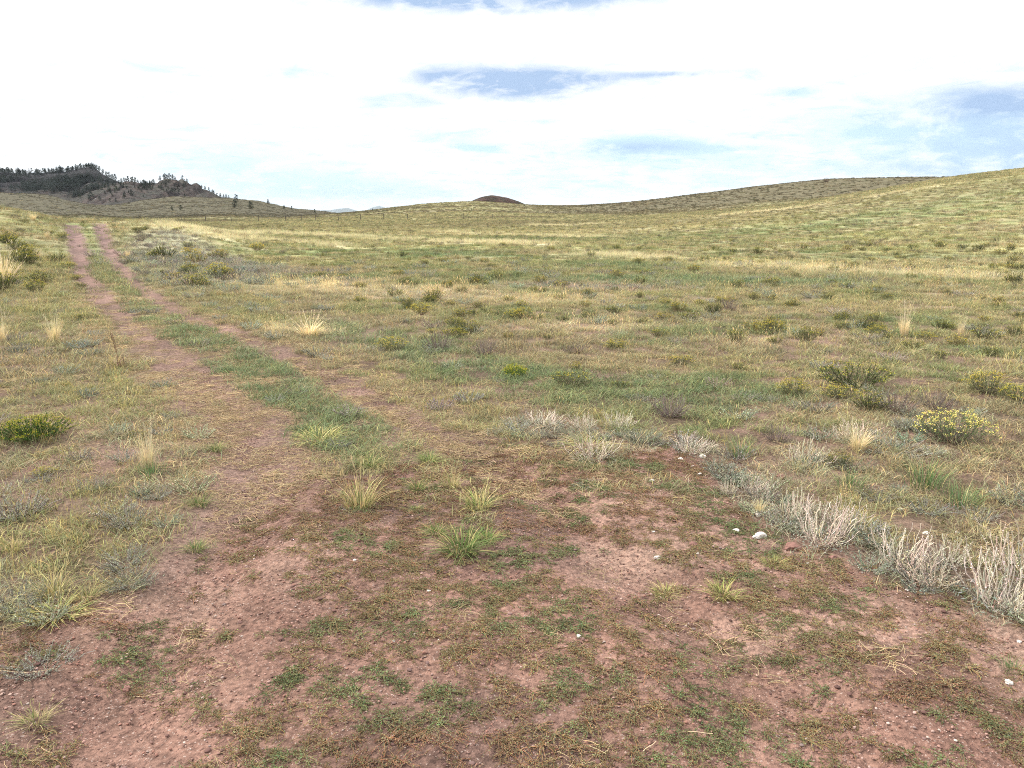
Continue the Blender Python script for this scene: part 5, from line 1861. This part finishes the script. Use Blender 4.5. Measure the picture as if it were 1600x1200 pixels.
# ------------------------------------------------------------------ fence across the far meadow
def build_fence():
    root = link(bpy.data.objects.new('wire_fence', None))
    px = [284, 322, 362, 404, 447, 471, 494, 529, 564, 600, 637, 680, 724, 770]
    py = [351.5, 351, 351, 351, 351.5, 351.5, 351.5, 350.5, 350, 349.5, 349, 349, 349, 349.5]
    r0 = 165.0
    x, y, z = pdir(np.array(px), np.array(py))
    k = np.hypot(x, y)
    X, Y = x / k * r0, y / k * r0
    Z = terrain(X, Y)
    root.location = (X[4], Y[4], Z[4])
    g = Geo()
    P = np.array([[(0, 0, -0.3), (0.01, 0, 0.5), (0.0, 0.01, 1.25)]])
    g.add(*_r(tubes(P, np.array([[0.075, 0.07, 0.065]]), np.array([[1, 1, 1]]), 8)))
    g.add(np.array([(0.0, 0.01, 1.28)]) + 0.06 * np.array([(math.cos(q), math.sin(q), -0.6) for q in np.arange(8) * math.pi / 4]), None, [(0, i, i + 1) for i in range(1, 7)])
    me = g.mesh('post', M_POST)
    for i in range(len(px)):
        o = mesh_obj('post', me, root)
        o.location = (X[i] - X[4], Y[i] - Y[4], Z[i] - Z[4])
        o.rotation_euler = (random.uniform(-0.05, 0.05), random.uniform(-0.05, 0.05), random.random() * 6)
        o.scale = (1, 1, random.uniform(0.85, 1.08))
    for h in (0.35, 0.65, 0.95, 1.15):
        P = np.stack([X - X[4], Y - Y[4], Z - Z[4] + h], -1)
        Pm = (P[:-1] + P[1:]) / 2 - np.array([0, 0, 0.03])
        PP = np.empty((len(P) * 2 - 1, 3))
        PP[0::2], PP[1::2] = P, Pm
        g = Geo()
        g.add(*_r(tubes(PP[None], np.full((1, len(PP)), 0.008), np.array([[1, 1, 1]]), 4)))
        mesh_obj('wire', g.mesh('wire', M_POST), root)
    tag(root, 'low wire fence on dark wooden posts crossing the far meadow', 'fence')


build_fence()


# ------------------------------------------------------------------ pines
def pine_meshes(seed, h=7.5, shape='cone'):
    rg = np.random.default_rng(seed)
    gt, gc = Geo(), Geo()
    k = 6
    t = np.linspace(0, 1, k)
    P = np.stack([0.15 * np.sin(t * 2 + seed), 0.12 * np.cos(t * 3 + seed), h * 0.93 * t - 0.5 * (1 - t)], -1)[None]
    gt.add(*_r(tubes(P, (0.22 * (1 - t) + 0.03)[None], np.array([[0.09, 0.065, 0.05]]), 6)))
    nb = 34
    z = h * (0.12 + 0.86 * rg.random(nb))
    fr = (z / h - 0.1) / 0.9
    if shape == 'cone':
        rad = 0.33 * h * (1 - fr) ** 0.7 + 0.2
    else:
        rad = 0.42 * h * np.sin(np.clip(fr, 0.05, 1) * math.pi) ** 0.5 * (1.02 - 0.35 * fr)
    rad = rad * (0.6 + 0.55 * rg.random(nb))
    a = rg.random(nb) * 6.283
    L = np.stack([np.stack([np.zeros(nb), np.zeros(nb), z - 0.1 * rad], -1),
                  np.stack([np.cos(a) * rad * 0.8, np.sin(a) * rad * 0.8, z - 0.25 * rad], -1)], 1)
    gt.add(*_r(tubes(L, np.array([[0.06, 0.02]]) * np.ones((nb, 1)), np.tile([[0.09, 0.065, 0.05]], (nb, 1)), 3)))
    m = 17
    ii = np.repeat(np.arange(nb), m)
    q = rg.random(nb * m) ** 0.6
    pos = np.stack([np.cos(a[ii]) * rad[ii] * q, np.sin(a[ii]) * rad[ii] * q, z[ii] - 0.25 * rad[ii] * q], -1) + rg.normal(0, 0.035 * h, (nb * m, 3))
    pos[:, 2] = np.clip(pos[:, 2], 0.3, h)
    D = pos * np.array([1, 1, 0]) + rg.normal(0, 0.5, (nb * m, 3)) + np.array([0, 0, 0.4])
    c = np.array((0.034, 0.048, 0.030)) * (0.55 + 0.9 * rg.random((nb * m, 1)))
    gc.add(*_r(leaves(pos, D, 0.085 * h * (0.6 + 0.7 * rg.random(nb * m)), 0.045 * h * (0.7 + 0.6 * rg.random(nb * m)), c)))
    return gt.mesh('trunk', M_WOODY), gc.mesh('crown', M_PLANT)


PINES = [pine_meshes(i, 7.5, 'cone' if i % 2 else 'round') for i in range(6)]


def pine(x, y, z, h, label, group, col=None, idx=None):
    tr, cr = PINES[random.randrange(6) if idx is None else idx]
    root = link(bpy.data.objects.new('pine_tree', None))
    root.location = (x, y, z)
    s = h / 7.5
    root.scale = (s, s, s)
    root.rotation_euler = (0, 0, random.random() * 6.283)
    col = col or random.choice([(1, 1, 1), (0.8, 0.85, 0.9), (1.25, 1.2, 1.0), (0.65, 0.7, 0.8)])
    mesh_obj('trunk', tr, root, (1, 1, 1))
    mesh_obj('crown', cr, root, col)
    tag(root, label, 'tree', group)
    return root


def pine_px(px, py, hpx, label, group, fn=rocky, rmin=600):
    x, y, ok = raycast([px], [py], fn, 1900, rmin)
    if not ok[0]:
        return False
    x, y = float(x[0]), float(y[0])
    z = float(fn(np.array([x]), np.array([y]))[0])
    o = pine(x, y, z - 0.2, hpx / FPX * math.hypot(x, y), label if isinstance(label, str) else label[0], group)
    if not isinstance(label, str):
        counted(o, *label)
    return True


def ridge_pines(hill, pxs, label, group, hr=(6.5, 11), back=4):
    for px in pxs:
        x, y, z = pdir(px, 290)
        k = math.hypot(x, y)
        rr = np.arange(hill.rid - 120, hill.rid + 60, 3.0)
        X, Y = x / k * rr, y / k * rr
        Z = rocky(X, Y)
        i = int(np.argmax((Z - CAM_H) / rr))
        counted(pine(float(X[i]), float(Y[i]), float(Z[i]) - 0.3, random.uniform(*hr), label[0], group), *label)


random.seed(5)
np.random.seed(5)
ridge_pines(RH1, sorted([random.uniform(-20, 152) for _ in range(115)]),
            ('dark pine', 'along the crest of the higher rocky hill'), 'pines on the high crest', (3.2, 6.5))
ridge_pines(RH1, [154, 158, 163, 168, 172, 177, 181], ('small pine', 'stepping down the notch between the rocky hills'), 'pines in the notch', (5.5, 9))
ridge_pines(RH2, [186, 190, 195, 201, 206, 208, 212, 216, 225, 228, 230, 234, 237, 240, 251, 257, 259, 262, 266, 271],
            ('dark pine', 'along the flat crest of the lower rocky hill'), 'pines on the lower crest', (3.8, 6.5))
ridge_pines(RH2, [286, 293, 315, 320, 326, 331, 333, 338, 343, 348, 352, 356], ('small pine', 'down the steep right end of the rocky hill'), 'pines on the right end', (3, 5))
cnt = 0
while cnt < 112:
    px = random.uniform(150, 330)
    py = random.uniform(281, 312)
    dens = math.exp(-((px - 205) / 62) ** 2) * math.exp(-((py - 290) / 10) ** 2) + 0.08
    if random.random() > dens:
        continue
    if pine_px(px, py, random.uniform(3, 5.5), ('small pine', 'of those dotting the lower rocky face'), 'pines on the lower face'):
        cnt += 1
for px, py, h, lab in [(143, 315, 11, 'large round dark pine at the foot of the lower rocky hill'),
                       (125, 312, 6, 'small pine left of the large round pine at the hill foot'),
                       (156, 315, 6, 'small pine just right of the large round pine at the hill foot'),
                       (172, 317, 5, 'low bushy pine farther right along the hill foot'),
                       (181, 317, 5, 'squat pine at the right end of the hill foot row'),
                       (195, 312, 9, 'taller pointed pine above the right end of the hill foot row'),
                       (206, 308, 9, 'pointed pine alone on the pale lower slope')]:
    if not pine_px(px, py - 2, h, lab, 'pines at the hill foot'):
        x, y, ok = raycast([px], [py])
        pine(float(x[0]), float(y[0]), float(terrain(x, y)[0]), h / FPX * float(np.hypot(x, y)[0]), lab, 'pines at the hill foot')

for px, py, h, lab in [(367, 325, 12, 'dark round pine on the low grassy hill, left of the pair by the skyline'),
                       (392, 327, 12, 'wide dark pine on the low grassy hill, right of the round one'),
                       (269, 329, 6, 'small pine on the low ridge, left of the close pair'),
                       (283, 329.5, 8, 'larger pine on the low ridge, right of the close pair'),
                       (419, 319, 7, 'small pine on the brown knoll skyline'),
                       (369, 313, 9, 'slim pine on the skyline above the dark round pine'),
                       (444, 327, 6, 'tiny pine low on the brown knoll skyline'),
                       (456, 328.5, 6, 'tiny pine right of the tiny one on the knoll skyline'),
                       (492, 333, 6, 'dark bush-like pine at the right end of the low hills'),
                       (582, 328, 4, 'tiny dark pine on the horizon below the blue mountains')]:
    x, y, ok = raycast([px], [py])
    if not ok[0] or math.hypot(x[0], y[0]) > 700:
        x, y, ok = raycast([px], [py + 2.0])
        if not ok[0] or math.hypot(x[0], y[0]) > 700:
            x, y, ok = raycast([px], [py + 4.0])
    d = float(np.hypot(x, y)[0])
    pine(float(x[0]), float(y[0]), float(terrain(x, y)[0]) - 0.1, h / FPX * d, lab, 'pines on the low hills', idx=2 if 'round' in lab or 'wide' in lab else None)

# far shrub on the right hill skyline
x, y, ok = raycast([1291], [283.5])
o = place('grey_brush', 'bare_shrub', 'shrub', 1291, 284.5, 9, 'lone bare shrub on the skyline of the right hill', None, 1.0, (0.6, 0.55, 0.5))


# the wood on the dark hillside: one mass of many small crowns
def build_wood():
    n = 5000
    px = RNG.uniform(-90, 185, n)
    py = RNG.uniform(262, 309, n)
    x, y, ok = raycast(px, py, rocky, 1900, 700)
    r = np.hypot(x, y)
    ok &= (r > 1010) & (r < 1330)
    dn = fbm(x / 30, y / 45, 3, 88)
    clr = np.exp(-((px - 132) / 26) ** 2) * np.exp(-((py - 270) / 7) ** 2) + np.exp(-((px - 10) / 20) ** 2) * np.exp(-((py - 274) / 5) ** 2)
    ok &= RNG.random(n) < (sm(dn, 0.36, 0.56) * (1 - 0.92 * clr)) * 0.85
    x, y = x[ok], y[ok]
    z = rocky(x, y)
    me = bpy.data.meshes.new('pine_wood')
    g = Geo()
    base = []
    for k in range(5):
        m = PINES[k][1]
        V = np.empty(len(m.vertices) * 3, np.float32)
        m.vertices.foreach_get('co', V)
        V = V.reshape(-1, 4, 3)
        sel = np.random.choice(len(V), 150, replace=False)
        base.append(V[sel] * np.array([1.15, 1.15, 1.0]) + 0)
    for i in range(len(x)):
        b = base[i % 5]
        s = random.uniform(0.45, 0.9)
        V = (b * s).reshape(-1, 3) + np.array([x[i], y[i], z[i] - 0.4])
        c = np.array((0.028, 0.038, 0.030)) * random.uniform(0.6, 1.3)
        g.add(V, np.arange(len(V)).reshape(-1, 4), None, np.repeat(c[None] * np.random.uniform(0.7, 1.3, (150, 1)), 4, axis=0))
    o = mesh_obj('pine_wood', g.mesh('pine_wood', M_PLANT))
    tag(o, 'dark pine wood covering the shaded face of the higher rocky hill', 'wood', kind='stuff')


build_wood()


# ------------------------------------------------------------------ air
def build_haze():
    me = bpy.data.meshes.new('haze')
    a, z0, z1 = 27500.0, -90.0, 460.0
    V = [(-a, -a, z0), (a, -a, z0), (a, a, z0), (-a, a, z0), (-a, -a, z1), (a, -a, z1), (a, a, z1), (-a, a, z1)]
    F = [(0, 3, 2, 1), (4, 5, 6, 7), (0, 1, 5, 4), (1, 2, 6, 5), (2, 3, 7, 6), (3, 0, 4, 7)]
    me.from_pydata(V, [], F)
    m = bpy.data.materials.new('thin_air')
    m.use_nodes = True
    t = NT(m.node_tree)
    t.n.clear()
    out = t.new('ShaderNodeOutputMaterial')
    v = t.new('ShaderNodeVolumePrincipled')
    v.inputs['Color'].default_value = (0.78, 0.88, 1.0, 1)
    v.inputs['Density'].default_value = 2.5e-5
    v.inputs['Anisotropy'].default_value = 0.0
    t.l.new(v.outputs[0], out.inputs['Volume'])
    me.materials.append(m)
    o = mesh_obj('haze', me)
    tag(o, kind='stuff')
    o['label'] = 'thin pale air that fades the far mountains to blue'


build_haze()
finish_counts()
